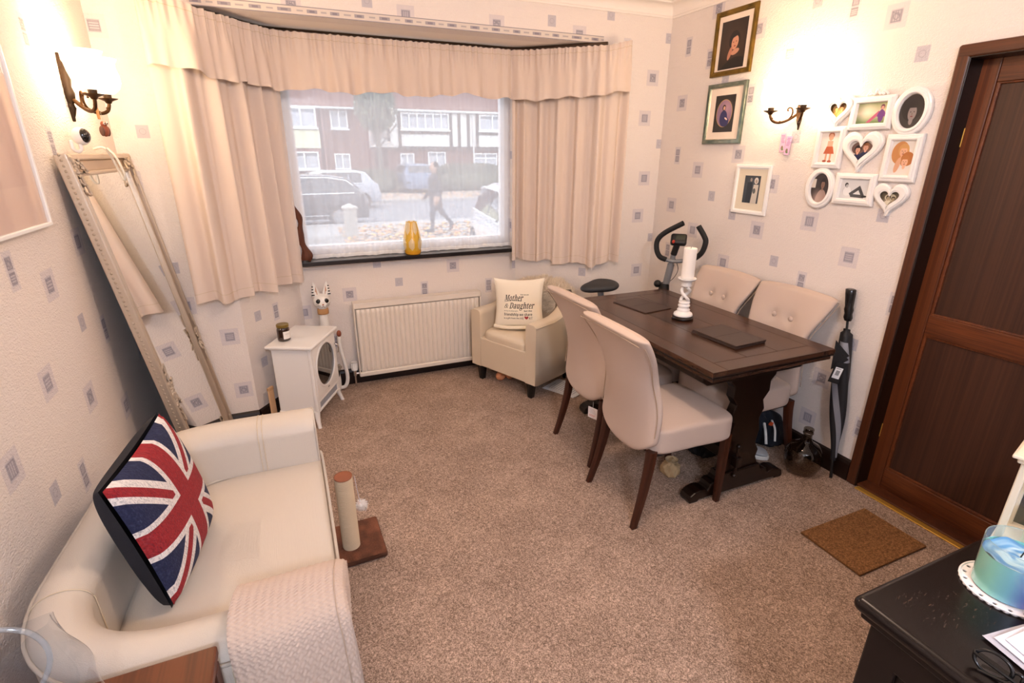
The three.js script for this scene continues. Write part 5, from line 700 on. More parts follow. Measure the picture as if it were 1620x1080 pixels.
// ---------------------------------------------------------------- umbrella, bottle, things under the table
{
  const o = thing('umbrella', 'folded black and grey umbrella leaning against the right wall beside the door', 'umbrella', [2.532, 0.004, -1.528]);
  const ax = V(0.036, 1, -0.148).normalize(), H = 1.02, P0 = (s) => ax.clone().multiplyScalar(s * H);
  const rad = (s) => s < 0.1 ? lerp(0.006, 0.012, s / 0.1) : s < 0.78 ? 0.014 + 0.026 * sin(ss(0.1, 0.5, s) * PI * 0.5) - 0.012 * ss(0.55, 0.8, s) : 0.016;
  const geo = (u0, u1, s0, s1, extra, twist = 0) => surf((u, v) => { const s = lerp(s0, s1, v), a = lerp(u0, u1, u) + twist * (s - (s0 + s1) / 2), r = rad(s) * (1 + 0.13 * sin(a * 3 - 9 * s)) + extra, c = P0(s); return [c.x + r * cos(a) * 0.85, c.y, c.z + r * sin(a)]; }, 48, 60);
  part('canopy', geo(0, 2 * PI, 0.1, 0.8, 0), P('#15151a', 0.6, { side: THREE.DoubleSide }), o);
  part('canopy_stripe', geo(2.1, 2.9, 0.12, 0.55, 0.0028, 5), M('#7d7f88', 0.6), o); part('canopy_stripe', geo(1.9, 3.3, 0.64, 0.74, 0.0026, 6), M('#8b8d96', 0.6), o);
  part('canopy_fold', [0, 1].map((k) => { const c = P0(0.66 - k * 0.02); return extrude([[-0.035, 0.09], [0.038, 0.02], [-0.03, -0.05]], 0.003, 0.001).rotateY(-PI / 2 + 0.5).translate(c.x - 0.036 - k * 0.002, c.y, c.z + 0.006); }), P('#101014', 0.6), o);
  part('handle', loft([[0.845, 0.016], [0.86, 0.021], [0.88, 0.018], [0.9, 0.022], [0.915, 0.019], [0.94, 0.021], [0.98, 0.024], [1.0, 0.024], [1.003, 0.018]].map(([s, r]) => { const c = P0(s); return Array.from({ length: 18 }, (_, k) => [c.x + r * cos(k / 18 * 2 * PI), c.y, c.z + r * sin(k / 18 * 2 * PI)]); })), m.blackGloss, o);
  part('shaft', tube([P0(0).toArray(), P0(0.5).toArray(), P0(0.86).toArray()], 0.006, 8, 10), m.black, o);
  part('tip', tube([P0(0).toArray(), P0(0.06).toArray(), P0(0.12).toArray()], 0.0075, 6, 10), m.black, o);
  const c = P0(0.585), tg = part('price_tag', rbox(0.05, 0.115, 0.002, 0, 0, 0, 0.0008).rotateZ(-0.18).rotateY(-PI / 2 + 0.75).translate(c.x - 0.05, c.y, c.z + 0.01), m.black, o);
  part('tag_print', face(rect(0.034, 0.062)).rotateZ(-0.18).rotateY(-PI / 2 + 0.75).translate(c.x - 0.0515, c.y, c.z + 0.0112), M('#ffffff', 0.6, { map: canvasTex(64, 112, (g, w, h) => { g.fillStyle = '#efefef'; g.fillRect(0, 0, w, h); g.fillStyle = '#222'; for (let i = 0; i < 14; i++) g.fillRect(16, 30 + i * 3.6, 32, 1 + (i * 7) % 3); g.fillRect(8, 10, 40, 4); }) }), tg);
  const b = thing('demijohn', 'round smoky glass demijohn bottle on the carpet beside the umbrella', 'bottle', [2.432, 0.001, -1.638]);
  part('glass_body', lathe([[0, 0.006], [0.05, 0.0], [0.075, 0.012], [0.092, 0.055], [0.096, 0.095], [0.089, 0.135], [0.07, 0.168], [0.035, 0.188], [0.024, 0.205], [0.021, 0.25], [0.0255, 0.254], [0.0255, 0.268], [0.022, 0.27], [0.0175, 0.268], [0.018, 0.205]], 44), P('#cdc5bb', 0.03, { transmission: 1, thickness: 0, ior: 1.5 }), b);
  part('neck_ring', lathe([[0.021, 0.238], [0.0262, 0.24], [0.0262, 0.246], [0.021, 0.248]], 30), P('#8d7c6c', 0.05, { transmission: 0.7, thickness: 0.005 }), b);
  // trainers
  const shoe = (label, pos, turn, col) => { const s = thing('trainer', label, 'shoe', pos, turn, 'trainers under the table'); part('upper', loft(Array.from({ length: 20 }, (_, i) => { const t = i / 19, z = lerp(-0.13, 0.13, t), w = 0.034 + 0.012 * ss(0.3, 0.75, t) - 0.03 * pow(max(0, t - 0.8) / 0.2, 2) - 0.012 * pow(max(0, 0.12 - t) / 0.12, 2), h = lerp(0.098, 0.05, ss(0.15, 0.75, t)) - 0.02 * pow(max(0, t - 0.85) / 0.15, 2); return Array.from({ length: 20 }, (_, k) => { const a = k / 20 * 2 * PI; return [w * sign(cos(a)) * pow(abs(cos(a)), 0.7), 0.022 + (h - 0.022) * (0.5 + 0.5 * sin(a)), z]; }); })), M(col, 0.7), s); part('sole', extrude(Array.from({ length: 30 }, (_, k) => { const a = k / 30 * 2 * PI; return [0.046 * cos(a) * (1 - 0.15 * sin(a + 2.6)), 0.138 * sin(a)]; }), 0.026, 0.006).rotateX(PI / 2).translate(0, 0.026, 0), m.white, s); part('tongue', rbox(0.04, 0.05, 0.012, 0, 0.1, -0.04, 0.005).rotateX(-0.3).translate(0, 0.002, -0.03), m.white, s); for (const q of [-1, 1]) part('stripe', [0, 1, 2].map((k) => rbox(0.003, 0.05, 0.01, q * 0.0475, 0.048, -0.03 + k * 0.026, 0.001)), m.black, s); for (let k = 0; k < 4; k++) part('lace', tube([[-0.02, 0.085 - k * 0.008, -0.005 + k * 0.02], [0, 0.094 - k * 0.008, -0.003 + k * 0.02], [0.02, 0.085 - k * 0.008, -0.005 + k * 0.02]], 0.0028, 10, 6), m.white, s); return s; };
  shoe('white and grey trainer lying under the table, nearest the demijohn bottle', [2.3, 0.001, -1.91], 0.45, '#b9bcc0');
  shoe('dark trainer behind the white one under the table', [2.285, 0.001, -2.16], 0.4, '#2c3038');
  const bag = (name, label, cat, pos, sx, sy, sz, mat, sd) => { const g = thing(name, label, cat, pos, sd); const geo = surf((u, v) => { const a = u * 2 * PI, b = (v - 0.5) * PI, q = 1 + 0.09 * sin(a * 3 + v * 7 + sd) + 0.06 * sin(a * 7 - v * 13 + sd) + 0.03 * sin(a * 13 + v * 23); return [sx * q * cos(a) * pow(abs(cos(b)), 0.55), sy * (1 + (v > 0.5 ? 0.14 * sin(a * 2 + sd) * sin(b) : 0)) * (0.5 + 0.5 * sign(sin(b)) * pow(abs(sin(b)), 0.7)), sz * q * sin(a) * pow(abs(cos(b)), 0.55)]; }, 72, 36, { closeU: true, flip: true }); part('bag_body', geo, mat, g); return g; };
  const navy = M('#161a26', 0.85, { bumpMap: rep(weaveBump, 5), bumpScale: 0.0006 });
  const b1 = bag('sports_bag', 'dark navy sports bag with white and orange straps under the far chair', 'bag', [2.478, 0.001, -1.955], 0.07, 0.19, 0.115, navy, 0.4);
  part('strap', [tube([[-0.06, 0.16, 0.02], [-0.11, 0.13, 0.05], [-0.13, 0.07, 0.07]], 0.008, 16, 6), tube([[-0.03, 0.178, 0.05], [-0.09, 0.16, 0.09], [-0.12, 0.1, 0.11]], 0.006, 16, 6)], m.white, b1); part('orange_tab', rbox(0.03, 0.012, 0.02, -0.07, 0.175, 0.06, 0.003), M('#d8501e', 0.6), b1);
  const b2 = bag('black_bag', 'soft black bag lying under the middle of the dining table', 'bag', [2.085, 0.001, -1.985], 0.07, 0.13, 0.115, M('#0f0f12', 0.8), 1.7); part('bag_strap', tube([[-0.08, 0.1, 0.08], [-0.02, 0.15, 0.0], [0.05, 0.12, -0.1]], 0.009, 24, 8), m.black, b2);
  const b3 = bag('paper_bag', 'crumpled brown paper bag on the carpet under the near chair', 'paper bag', [1.745, 0.001, -1.89], 0.048, 0.085, 0.05, M('#b59a74', 0.9), 3.1); part('bag_mouth', lathe([[0.02, 0.07], [0.03, 0.085], [0.036, 0.097], [0.034, 0.098], [0.026, 0.085]], 14), M('#b8a17e', 0.9), b3);
  const film = P('#eef0f2', 0.06, { transmission: 0.85, thickness: 0 });
  const b4 = bag('plastic_packet', 'clear zipped plastic packet on the front of the far chair seat under the table', 'plastic packet', [2.045, 0.507, -2.02], 0.062, 0.075, 0.11, film, 2.2); part('zip', tube([[-0.055, 0.07, 0.07], [-0.06, 0.066, 0.0], [-0.055, 0.07, -0.07]], 0.004, 20, 6), M('#c8b080', 0.4, { metalness: 0.4 }), b4);
  const b5 = bag('plastic_packet', 'clear plastic packet with pink contents on the seat of the chair next to the umbrella', 'plastic packet', [2.25, 0.507, -1.845], 0.07, 0.075, 0.07, film, 4.2); part('pink_contents', ball(0.045, 0.01, 0.045, 0, 1.1, 0.65, 1, 16), M('#d98a78', 0.7), b5);
}
single('door_mat', rbox(0.44, 0.012, 0.285, 2.218, 0.006, -1.135, 0.004), M('#b98655', 0.98, { bumpMap: rep(carpetBump, 2), bumpScale: 0.004, map: noiseTex(256, [[110, 1], [50, 0.6]], (v) => { const k = clamp(0.5 + (v - 0.5) * 1.5); return [lerp(160, 255, k), lerp(152, 250, k), lerp(145, 240, k)]; }) }), 'tan coir door mat on the carpet in front of the brown door', 'door mat');
// ---------------------------------------------------------------- sideboard in the near right corner
{
  const x0 = 0.972, x1 = 2.3, z0 = -0.487, z1 = 0.02, ty = 0.8, o = thing('sideboard', 'dark polished wooden sideboard with scratched top in the near right corner', 'sideboard', [(x0 + x1) / 2, 0, (z0 + z1) / 2]), W = x1 - x0, Dp = z1 - z0;
  const scr = canvasTex(1024, 400, (g, w, h) => { g.fillStyle = '#17100e'; g.fillRect(0, 0, w, h); for (let i = 0; i < 130; i++) { g.strokeStyle = `rgba(190,150,125,${rr(0.15, 0.4)})`; g.lineWidth = rr(0.4, 0.8); const x = 46 + rr(0, 125), y = 18 + rr(0, 75) + (x - 46) * 0.35; g.beginPath(); g.moveTo(x, y); g.lineTo(x + rr(2, 11), y - rr(-1, 4)); g.stroke(); } });
  part('top', rbox(W, 0.034, Dp, 0, ty - 0.017, 0, 0.0165, 5), P('#ffffff', 0.24, { map: scr, specularIntensity: 0.7 }), o);
  part('top_moulding', rbox(W - 0.03, 0.018, Dp - 0.03, 0, ty - 0.043, 0, 0.006), m.sideboard, o);
  part('carcass', rbox(W - 0.07, 0.66, Dp - 0.07, 0, 0.418, 0, 0.004), m.sideboard, o);
  part('plinth', rbox(W - 0.05, 0.09, Dp - 0.05, 0, 0.045, 0, 0.005), m.sideboard, o);
  part('end_panel', [frameRing(rect(Dp - 0.07, 0.66, 0, 0.418), rect(Dp - 0.2, 0.52, 0, 0.418), 0.012, 0.004).rotateY(-PI / 2).translate(-W / 2 + 0.035, 0, 0)], m.sideboard, o);
  for (const s of [-1, 0, 1]) { const d = part('door', [rbox((W - 0.1) / 3 - 0.01, 0.62, 0.016, s * (W - 0.1) / 3, 0.42, -Dp / 2 + 0.03, 0.005)], m.sideboard, o); part('door_knob', ball(0.013, s * (W - 0.1) / 3 + 0.15, 0.46, -Dp / 2 + 0.014), m.brass, d); }
  // lantern
  const l = thing('lantern', 'cream metal candle lantern with glass sides standing on the sideboard', 'lantern', [1.468, ty, -0.405], 0.25), lc = P('#eadfca', 0.35, { clearcoat: 0.3 });
  part('lantern_base', rbox(0.15, 0.018, 0.15, 0, 0.009, 0, 0.004), lc, l);
  for (const a of [-1, 1]) for (const b of [-1, 1]) part('corner_post', rbox(0.014, 0.215, 0.014, a * 0.062, 0.125, b * 0.062, 0.003), lc, l);
  part('top_rim', [rbox(0.152, 0.012, 0.152, 0, 0.236, 0, 0.004), rbox(0.17, 0.008, 0.17, 0, 0.246, 0, 0.003)], lc, l);
  part('lantern_roof', new THREE.CylinderGeometry(0.03, 0.115, 0.07, 4, 1).rotateY(PI / 4).translate(0, 0.284, 0), lc, l);
  part('carry_ring', new THREE.TorusGeometry(0.03, 0.004, 10, 30).translate(0, 0.348, 0), lc, l);
  for (const [x, z, r] of [[0, 0.062, 0], [0, -0.062, 0], [0.062, 0, 1], [-0.062, 0, 1]]) part('glass_pane', (r ? box(0.003, 0.21, 0.112) : box(0.112, 0.21, 0.003)).translate(x, 0.124, z), m.glass, l);
  part('latch', [rbox(0.012, 0.03, 0.01, -0.073, 0.13, 0.03, 0.003), tube([[-0.078, 0.14, 0.03], [-0.094, 0.138, 0.032], [-0.098, 0.128, 0.034], [-0.088, 0.124, 0.034]], 0.003, 14, 6)], lc, l);
  part('lantern_candle', cyl(0.03, 0.03, 0.09, 0, 0.063, 0, 24), M('#cfd6b8', 0.5), l);
  // glass candle on a doily
  const dc = [1.278, ty, -0.37], dy = thing('doily', 'white lacy round doily under the glass candle on the sideboard', 'doily', dc);
  part('lace_disc', extrude(Array.from({ length: 144 }, (_, i) => { const a = i / 144 * 2 * PI, r = 0.075 + 0.0035 * abs(sin(a * 18)); return [r * cos(a), r * sin(a)]; }), 0.004, 0.001, Array.from({ length: 18 }, (_, i) => ellipse(0.004, 0.004, 8, 0.068 * cos((i + 0.5) / 18 * 2 * PI), 0.068 * sin((i + 0.5) / 18 * 2 * PI)))).rotateX(-PI / 2), M('#f1ecec', 0.9), dy);
  part('lace_edge', tube(Array.from({ length: 72 }, (_, i) => { const a = i / 72 * 2 * PI, r = 0.0765 + 0.003 * sin(a * 36); return [r * cos(a), 0.0042, r * sin(a)]; }), 0.0022, 200, 5, true), M('#f4f0f0', 0.9), dy);
  const gc = thing('glass_candle', 'iridescent turquoise glass candle with blue wax on the white doily', 'candle', [dc[0], ty + 0.0065, dc[2]]);
  const ir = canvasTex(512, 128, (g, w, h) => { const q = g.createLinearGradient(0, 0, w, 0); [['#a8648f', 0], ['#8fa6c8', 0.1], ['#8fd6cf', 0.3], ['#9adcc8', 0.6], ['#93d6c6', 0.72], ['#7fbccb', 0.8], ['#6a7fb8', 0.87], ['#7a4f93', 0.93], ['#b05a86', 0.98], ['#a8648f', 1]].forEach(([c, p]) => q.addColorStop(p, c)); g.fillStyle = q; g.fillRect(0, 0, w, h); });
  part('tinted_glass', new THREE.CylinderGeometry(0.0595, 0.0585, 0.08, 56, 1, true).translate(0, 0.041, 0), P('#ffffff', 0.08, { map: ir, clearcoat: 1, iridescence: 1, iridescenceIOR: 1.6, iridescenceThicknessRange: [200, 420], side: THREE.DoubleSide }), gc);
  part('glass_rim', [lathe([[0.0585, 0.081], [0.06, 0.081], [0.0605, 0.108], [0.0595, 0.111], [0.0585, 0.108]], 56), lathe([[0, 0], [0.054, 0], [0.056, 0.004], [0.054, 0.006], [0, 0.006]], 56)], P('#e6f4f4', 0.03, { transmission: 0.85, thickness: 0 }), gc);
  part('wax', surf((u, v) => { const a = u * 2 * PI, r = 0.0575 * v; return [r * cos(a), 0.078 + 0.0035 * sin(a * 3 + v * 4) * v + 0.003 * sin(a * 7 + 1) * v * v, r * sin(a)]; }, 64, 14), M('#ffffff', 0.5, { map: noiseTex(128, [[5, 1], [10, 0.6]], (v) => { const k = clamp(0.5 + (v - 0.5) * 3.2); return [lerp(95, 205, k), lerp(155, 228, k), lerp(208, 240, k)]; }) }), gc);
  part('wick', tube([[0.004, 0.078, 0], [0.005, 0.086, 0.001], [0.008, 0.093, 0.002]], 0.0013, 8, 6), m.black, gc);
  // letters and spectacles case
  const paper = (k) => M('#ffffff', 0.75, { map: canvasTex(160, 220, (g, w, h) => { g.fillStyle = k ? '#e3e4f0' : '#eeeef6'; g.fillRect(0, 0, w, h); g.fillStyle = 'rgba(70,70,100,.45)'; for (let i = 0; i < 9; i++) g.fillRect(20, 60 + i * 13, 70 + (i * 31) % 45, 2); }) });
  [['grey envelope at the bottom of the letters on the sideboard', 0.0, 0.28, 0, '#bfbfcb'], ['folded white letter leaning on the envelopes on the sideboard', 0.03, 0.5, 1], ['topmost white letter of the pile on the sideboard', 0.062, 0.62, 0]].forEach(([label, dx2, tilt, k, c], i) => {
    const e = thing('letter', label, 'letter', [1.084 + i * 0.006, ty + 0.005 + i * 0.005, -0.25 + i * 0.012], -0.2 - i * 0.03, 'letters on the sideboard'); e.rotation.order = 'YXZ'; e.rotation.z = 0.1 + i * 0.17;
    part('sheet', surf((u, v) => [u * 0.22, 0.005 * sin(u * PI), (v - 0.5) * 0.15 + 0.01 * u], 16, 8), c ? M(c, 0.8) : paper(k), e); part('fold', box(0.0012, 0.0012, 0.15, 0.0, 0.0005, 0), M('#d5d5e0', 0.8), e);
  });
  const sp = thing('spectacles', 'black plastic spectacles lying in front of the letters on the sideboard', 'spectacles', [1.034, ty, -0.245], -PI / 2 + 0.2);
  for (const s of [-1, 1]) { part('rim', new THREE.TorusGeometry(0.023, 0.003, 10, 30).scale(1.1, 0.85, 1).rotateX(-0.35).translate(s * 0.032, 0.021, 0), m.blackGloss, sp); part('lens', new THREE.CircleGeometry(0.022, 24).scale(1.1, 0.85, 1).rotateX(-0.35).translate(s * 0.032, 0.021, 0), m.glass, sp); part('temple', [tube([[s * 0.058, 0.028, 0.0], [s * 0.056, 0.026, 0.008 + 0.003 * s], [s * 0.02, 0.022, 0.014 + 0.005 * s], [-s * 0.045, 0.01, 0.016 + 0.005 * s]], 0.003, 20, 6)], m.blackGloss, sp); }
  part('bridge', tube([[-0.009, 0.024, -0.002], [0, 0.029, -0.003], [0.009, 0.024, -0.002]], 0.0026, 10, 6), m.blackGloss, sp);
}

// ---------------------------------------------------------------- the street outside
{
  const asph = (c, s) => M('#ffffff', 0.95, { map: rep(noiseTex(256, [[120, 1], [50, 1], [5, 0.6]], (v) => { const k = clamp(0.5 + (v - 0.5) * 1.6); return c.map((q) => clamp(lerp(q * 0.75, q * 1.2, k), 0, 255)); }), s) });
  struct('ground_drive', box(50, 0.2, 9.9, 4, -0.43, -8.95), asph([150, 144, 138], 12));
  struct('pavement', box(50, 0.2, 2.3, 4, -0.43, -15.05 + 0.0), asph([168, 164, 160], 12));
  struct('road', box(50, 0.2, 8.0, 4, -0.55, -20.2), asph([128, 128, 132], 14));
  struct('pavement', box(50, 0.2, 4.2, 4, -0.43, -26.3), asph([160, 152, 144], 12));
  struct('ground_front_gardens', box(50, 0.2, 9, 4, -0.44, -32.9), asph([132, 128, 110], 12));
  const kerbs = structGroup('kerb');
  for (const z of [-16.26, -24.14]) for (let i = 0; i < 14; i++) part('kerb', rbox(0.9, 0.22, 0.13, -1 + i * 0.915, -0.43, z, 0.02), M('#a9a6a2', 0.9), kerbs);
  const leaf = new THREE.CircleGeometry(0.045, 5).scale(1, 0.65, 1).rotateX(-PI / 2 + 0.25);
  const lv = new THREE.InstancedMesh(leaf, M('#ffffff', 0.9, { side: THREE.DoubleSide }), 5200); lv.name = 'fallen_leaves'; lv.userData = { kind: 'stuff', label: 'scattered orange autumn leaves on the drive and pavements outside', category: 'leaves' };
  const q = new THREE.Object3D(), c = new THREE.Color();
  for (let i = 0; i < 5200; i++) { const far = i % 3 === 0; q.position.set(far ? rr(-1, 14) : rr(1.2, 7), -0.318, far ? rr(-28, -24.4) : rr(-15.6, -9)); q.rotation.set(rr(-0.3, 0.3), rr(0, 6.3), rr(-0.3, 0.3)); q.scale.setScalar(rr(0.7, 1.5)); q.updateMatrix(); lv.setMatrixAt(i, q.matrix); lv.setColorAt(i, c.setHSL(rr(0.04, 0.1), rr(0.45, 0.75), rr(0.3, 0.5))); }
  lv.castShadow = lv.receiveShadow = true; scene.add(lv);
  // low garden wall piers and hedge
  const pr = thing('gate_pier', 'grey rendered gate pier at the edge of the pavement outside the window', 'gate pier', [1.44, -0.33, -13.75]); part('shaft', rbox(0.3, 0.68, 0.3, 0, 0.34, 0, 0.01), M('#a8a49c', 0.9), pr); part('cap', [rbox(0.36, 0.05, 0.36, 0, 0.7, 0, 0.01), new THREE.CylinderGeometry(0.03, 0.24, 0.08, 4).rotateY(PI / 4).translate(0, 0.76, 0)], M('#b5b1a8', 0.9), pr);
  const hedge = (label, x, z, w, h, d, sd) => { const o = thing('hedge', label, 'hedge', [x, -0.34, z]); part('foliage', surf((u, v) => { const a = u * 2 * PI, b = (v - 0.5) * PI, f = (t, p) => sign(t) * pow(abs(t), p), n = 1 + 0.05 * sin(a * 9 + v * 21 + sd) + 0.04 * sin(a * 17 - v * 33); return [w / 2 * f(cos(a), 0.4) * pow(abs(cos(b)), 0.4) * n, h * (0.5 + 0.5 * f(sin(b), 0.5)) * n, d / 2 * f(sin(a), 0.4) * pow(abs(cos(b)), 0.4) * n]; }, 90, 40, { closeU: true, flip: true }), M('#7a7f6c', 0.95, { bumpMap: rep(plushBump, 10), bumpScale: 0.05 }), o); part('trunk', cyl(0.05, 0.06, 0.4, 0, 0.2, 0, 10), m.tableDark, o); };
  hedge('clipped green hedge in front of the half timbered house opposite', 9.8, -29.4, 3.6, 1.35, 0.9, 1); hedge('lower hedge to the left of the blue car opposite', 4.3, -29.4, 2.6, 1.1, 0.9, 2);
  const gw = thing('garden_wall', 'low red brick garden wall in front of the houses opposite', 'wall', [13.8, -0.34, -29.2]); part('wall_body', rbox(3.0, 0.85, 0.22, 0, 0.42, 0, 0.01), M('#8a6258', 0.9), gw); part('coping', rbox(3.06, 0.07, 0.3, 0, 0.88, 0, 0.01), M('#9a948c', 0.9), gw);

  // houses opposite
  const brickT = noiseTex(256, [[60, 1], [20, 0.6]], (v, x, y) => { const row = floor(y / 8), mort = y % 8 < 1 || (x + (row % 2) * 8) % 16 < 1; return mort ? [150, 132, 124] : [lerp(105, 140, v), lerp(64, 88, v), lerp(56, 76, v)]; });
  const brick = M('#ffffff', 0.92, { map: rep(brickT, 5, 4) }), render = M('#eceae4', 0.85), timber = M('#4c4440', 0.8), tile = M('#ffffff', 0.9, { map: rep(noiseTex(256, [[[30, 4], 1], [40, 0.7]], (v, x, y) => y % 16 < 2 ? [70, 52, 46] : [lerp(108, 150, v), lerp(72, 96, v), lerp(60, 80, v)]), 4, 5) }), pane = P('#59636c', 0.1, { clearcoat: 1 }), cil = M('#f2f2f2', 0.5);
  const Z = -34;
  function windowOn(o, x0, x1, y0, y1, n, zf, top = 0) {
    const w = part('window', [frameRing(rect(x1 - x0, y1 - y0, (x0 + x1) / 2, (y0 + y1) / 2), rect(x1 - x0 - 0.16, y1 - y0 - 0.16, (x0 + x1) / 2, (y0 + y1) / 2), 0.1, 0.01).translate(0, 0, zf), ...Array.from({ length: n - 1 }, (_, i) => box(0.085, y1 - y0 - 0.1, 0.09, x0 + (x1 - x0) * (i + 1) / n, (y0 + y1) / 2, zf + 0.045)), ...(top ? [box(x1 - x0 - 0.1, 0.07, 0.08, (x0 + x1) / 2, y1 - (y1 - y0) * top, zf + 0.045)] : []), rbox(x1 - x0 + 0.14, 0.08, 0.2, (x0 + x1) / 2, y0 - 0.04, zf + 0.08, 0.01)], cil, o);
    for (let i = 0; i < n; i++) { const a = x0 + (x1 - x0) * i / n, b = x0 + (x1 - x0) * (i + 1) / n; part('pane', box(b - a - 0.06, y1 - y0 - 0.1, 0.02, (a + b) / 2, (y0 + y1) / 2, zf + 0.025), pane, w); part('net', box(b - a - 0.1, (y1 - y0) * 0.7, 0.01, (a + b) / 2, (y0 + y1) / 2 - (y1 - y0) * 0.1, zf + 0.04), M('#b9bcc2', 0.9), w); }
  }
  const roof = (o, x0, x1, y, d, h, over = 0.35) => { part('roof', extrude([[0.4, y - 0.15], [0.4, y], [-d / 2, y + h], [-d - 0.4, y], [-d - 0.4, y - 0.15], [-d / 2, y + h - 0.25]], x1 - x0 + 2 * over).applyMatrix4(BX(V(0, 0, 1), V(0, 1, 0), V(-1, 0, 0), V(x1 + over, 0, 0))), tile, o); part('gutter', tube([[x0 - over, y - 0.12, 0.43], [(x0 + x1) / 2, y - 0.12, 0.43], [x1 + over, y - 0.12, 0.43]], 0.07, 4, 8), M('#d8d8d8', 0.5), o); };
  {
    const o = thing('house', 'red brick house opposite with cream panelled bay at the left of the window view', 'house', [0, 0, Z]);
    part('wall', box(9.2, 4.6, 7, -0.15, 1.8, -3.5), brick, o);
    part('bay', [box(2.6, 4.15, 0.7, 0.95, 1.6, 0.3)], brick, o); part('bay_panel', box(2.66, 0.95, 0.05, 0.95, 2.36, 0.66), M('#e6e6c4', 0.8), o);
    windowOn(o, -0.25, 2.18, 2.95, 4.0, 3, 0.64); windowOn(o, -0.25, 2.1, 0.74, 1.7, 3, 0.64); windowOn(o, 2.98, 3.95, 2.95, 3.92, 2, 0.0); windowOn(o, 3.0, 3.9, 0.7, 1.6, 2, 0.0);
    roof(o, -4.75, 4.45, 4.15, 7, 2.6); part('chimney', [rbox(0.9, 1.6, 0.6, 3.6, 6.6, -3.5, 0.02), cyl(0.12, 0.14, 0.4, 3.4, 7.6, -3.5, 12), cyl(0.12, 0.14, 0.4, 3.8, 7.6, -3.5, 12)], brick, o); part('drainpipe', cyl(0.05, 0.05, 4.4, 2.52, 1.9, 0.06, 10), M('#b98f86', 0.6), o);
  }
  {
    const o = thing('house', 'half timbered house opposite with white panels and dark beams', 'house', [0, 0, Z]);
    part('wall', box(10.4, 2.4, 7, 11.35, 0.8, -3.5), brick, o); part('upper_wall', box(10.4, 2.2, 7.25, 11.35, 3.05, -3.4), render, o);
    const bm = (x, y, w, h) => part('beam', rbox(w, h, 0.09, x, y, 0.26, 0.01), timber, o);
    for (const x of [6.22, 6.9, 10.12, 10.66, 11.27, 11.86, 16.4]) bm(x, 3.0, 0.17, 2.1);
    bm(8.5, 2.82, 3.1, 0.16); bm(14.1, 2.82, 4.4, 0.16); bm(11.35, 1.93, 10.5, 0.2); bm(11.35, 4.06, 10.5, 0.16);
    windowOn(o, 7.0, 10.0, 2.98, 3.92, 6, 0.24); windowOn(o, 11.97, 15.6, 2.98, 3.92, 4, 0.24);
    windowOn(o, 6.88, 7.75, 0.78, 1.62, 2, 0.0); windowOn(o, 8.62, 9.78, 0.75, 1.72, 2, 0.0); windowOn(o, 11.65, 13.3, 0.72, 1.64, 2, 0.0, 0.35);
    const d = part('front_door', rbox(0.95, 2.05, 0.1, 14.15, 0.7, 0.05, 0.01), cil, o); part('door_glass', rbox(0.5, 0.9, 0.03, 14.15, 1.1, 0.11, 0.01), pane, d);
    roof(o, 6.15, 16.55, 4.15, 7, 2.8); part('chimney', [rbox(1.1, 1.7, 0.7, 11.3, 6.8, -3.5, 0.02)], brick, o); part('drainpipe', cyl(0.05, 0.05, 4.2, 11.57, 2.0, 0.34, 10), M('#d9d9d6', 0.6), o);
    part('porch_roof', [extrude([[-0.9, 0], [0.9, 0], [0, 0.5]], 0.5, 0.02).translate(5.9, 1.95, -0.1)], M('#c9c5bf', 0.8), o);
  }
  {
    const o = thing('house', 'plain pale red house set back in the gap between the other two', 'house', [5.9, 0, -43.5]);
    part('wall', box(6.5, 6.2, 5, 0, 2.6, -2.5), brick, o); windowOn(o, -1.6, -0.5, 3.2, 4.3, 2, 0.0); windowOn(o, -1.6, -0.5, 0.6, 1.7, 2, 0.0); roof(o, -3.25, 3.25, 5.7, 5, 2.2);
  }
  { // bare street tree in the gap between the houses
    const o = thing('tree', 'grey leafy tree in the gap between the two houses opposite', 'tree', [5.2, -0.34, -31.5]), bark = M('#6d665c', 0.95);
    part('trunk', [tube([[0, 0, 0], [0.05, 1.5, 0], [-0.05, 3.2, 0.1], [0.1, 4.4, 0]], 0.13, 20, 8), ...Array.from({ length: 7 }, (_, i) => { const a = i * 2.4, h = 2.2 + i * 0.35; return tube([[0, h, 0], [0.5 * cos(a), h + 0.6, 0.5 * sin(a)], [1.1 * cos(a), h + 1.3, 1.0 * sin(a)]], 0.045, 8, 6); })], bark, o);
    const fo = new THREE.InstancedMesh(new THREE.CircleGeometry(0.1, 5).scale(1, 0.7, 1), M('#8c8f78', 0.9, { side: THREE.DoubleSide }), 3200); fo.name = 'foliage'; fo.userData.kind = 'stuff';
    const q2 = new THREE.Object3D(); for (let i = 0; i < 3200; i++) { const a = rr(0, 6.3), b = Math.acos(rr(-1, 1)), r = pow(rnd(), 0.4); q2.position.set(1.15 * r * sin(b) * cos(a), 4.3 + 1.3 * r * cos(b), 1.1 * r * sin(b) * sin(a)); q2.rotation.set(rr(0, 6), rr(0, 6), rr(0, 6)); q2.updateMatrix(); fo.setMatrixAt(i, q2.matrix); } fo.castShadow = true; o.add(fo);
  }
  // cars
  function car(label, pos, turn, paint, kind) {
    const o = thing('parked_car', label, 'car', pos, turn), suv = kind === 'estate', hw = 0.87, Ls = 2.15;
    const top = kind === 'estate' ? [[-2.15, 0.62], [-2.08, 0.98], [-1.98, 1.08], [-1.55, 1.42], [-1.0, 1.5], [0.1, 1.5], [0.55, 1.42], [1.2, 1.02], [1.9, 0.9], [2.1, 0.72], [2.15, 0.5]] : [[-2.0, 0.55], [-1.95, 0.95], [-1.85, 1.02], [-1.5, 1.4], [-1.1, 1.47], [0.1, 1.47], [0.55, 1.38], [1.15, 1.0], [1.8, 0.86], [2.0, 0.68], [2.05, 0.45]];
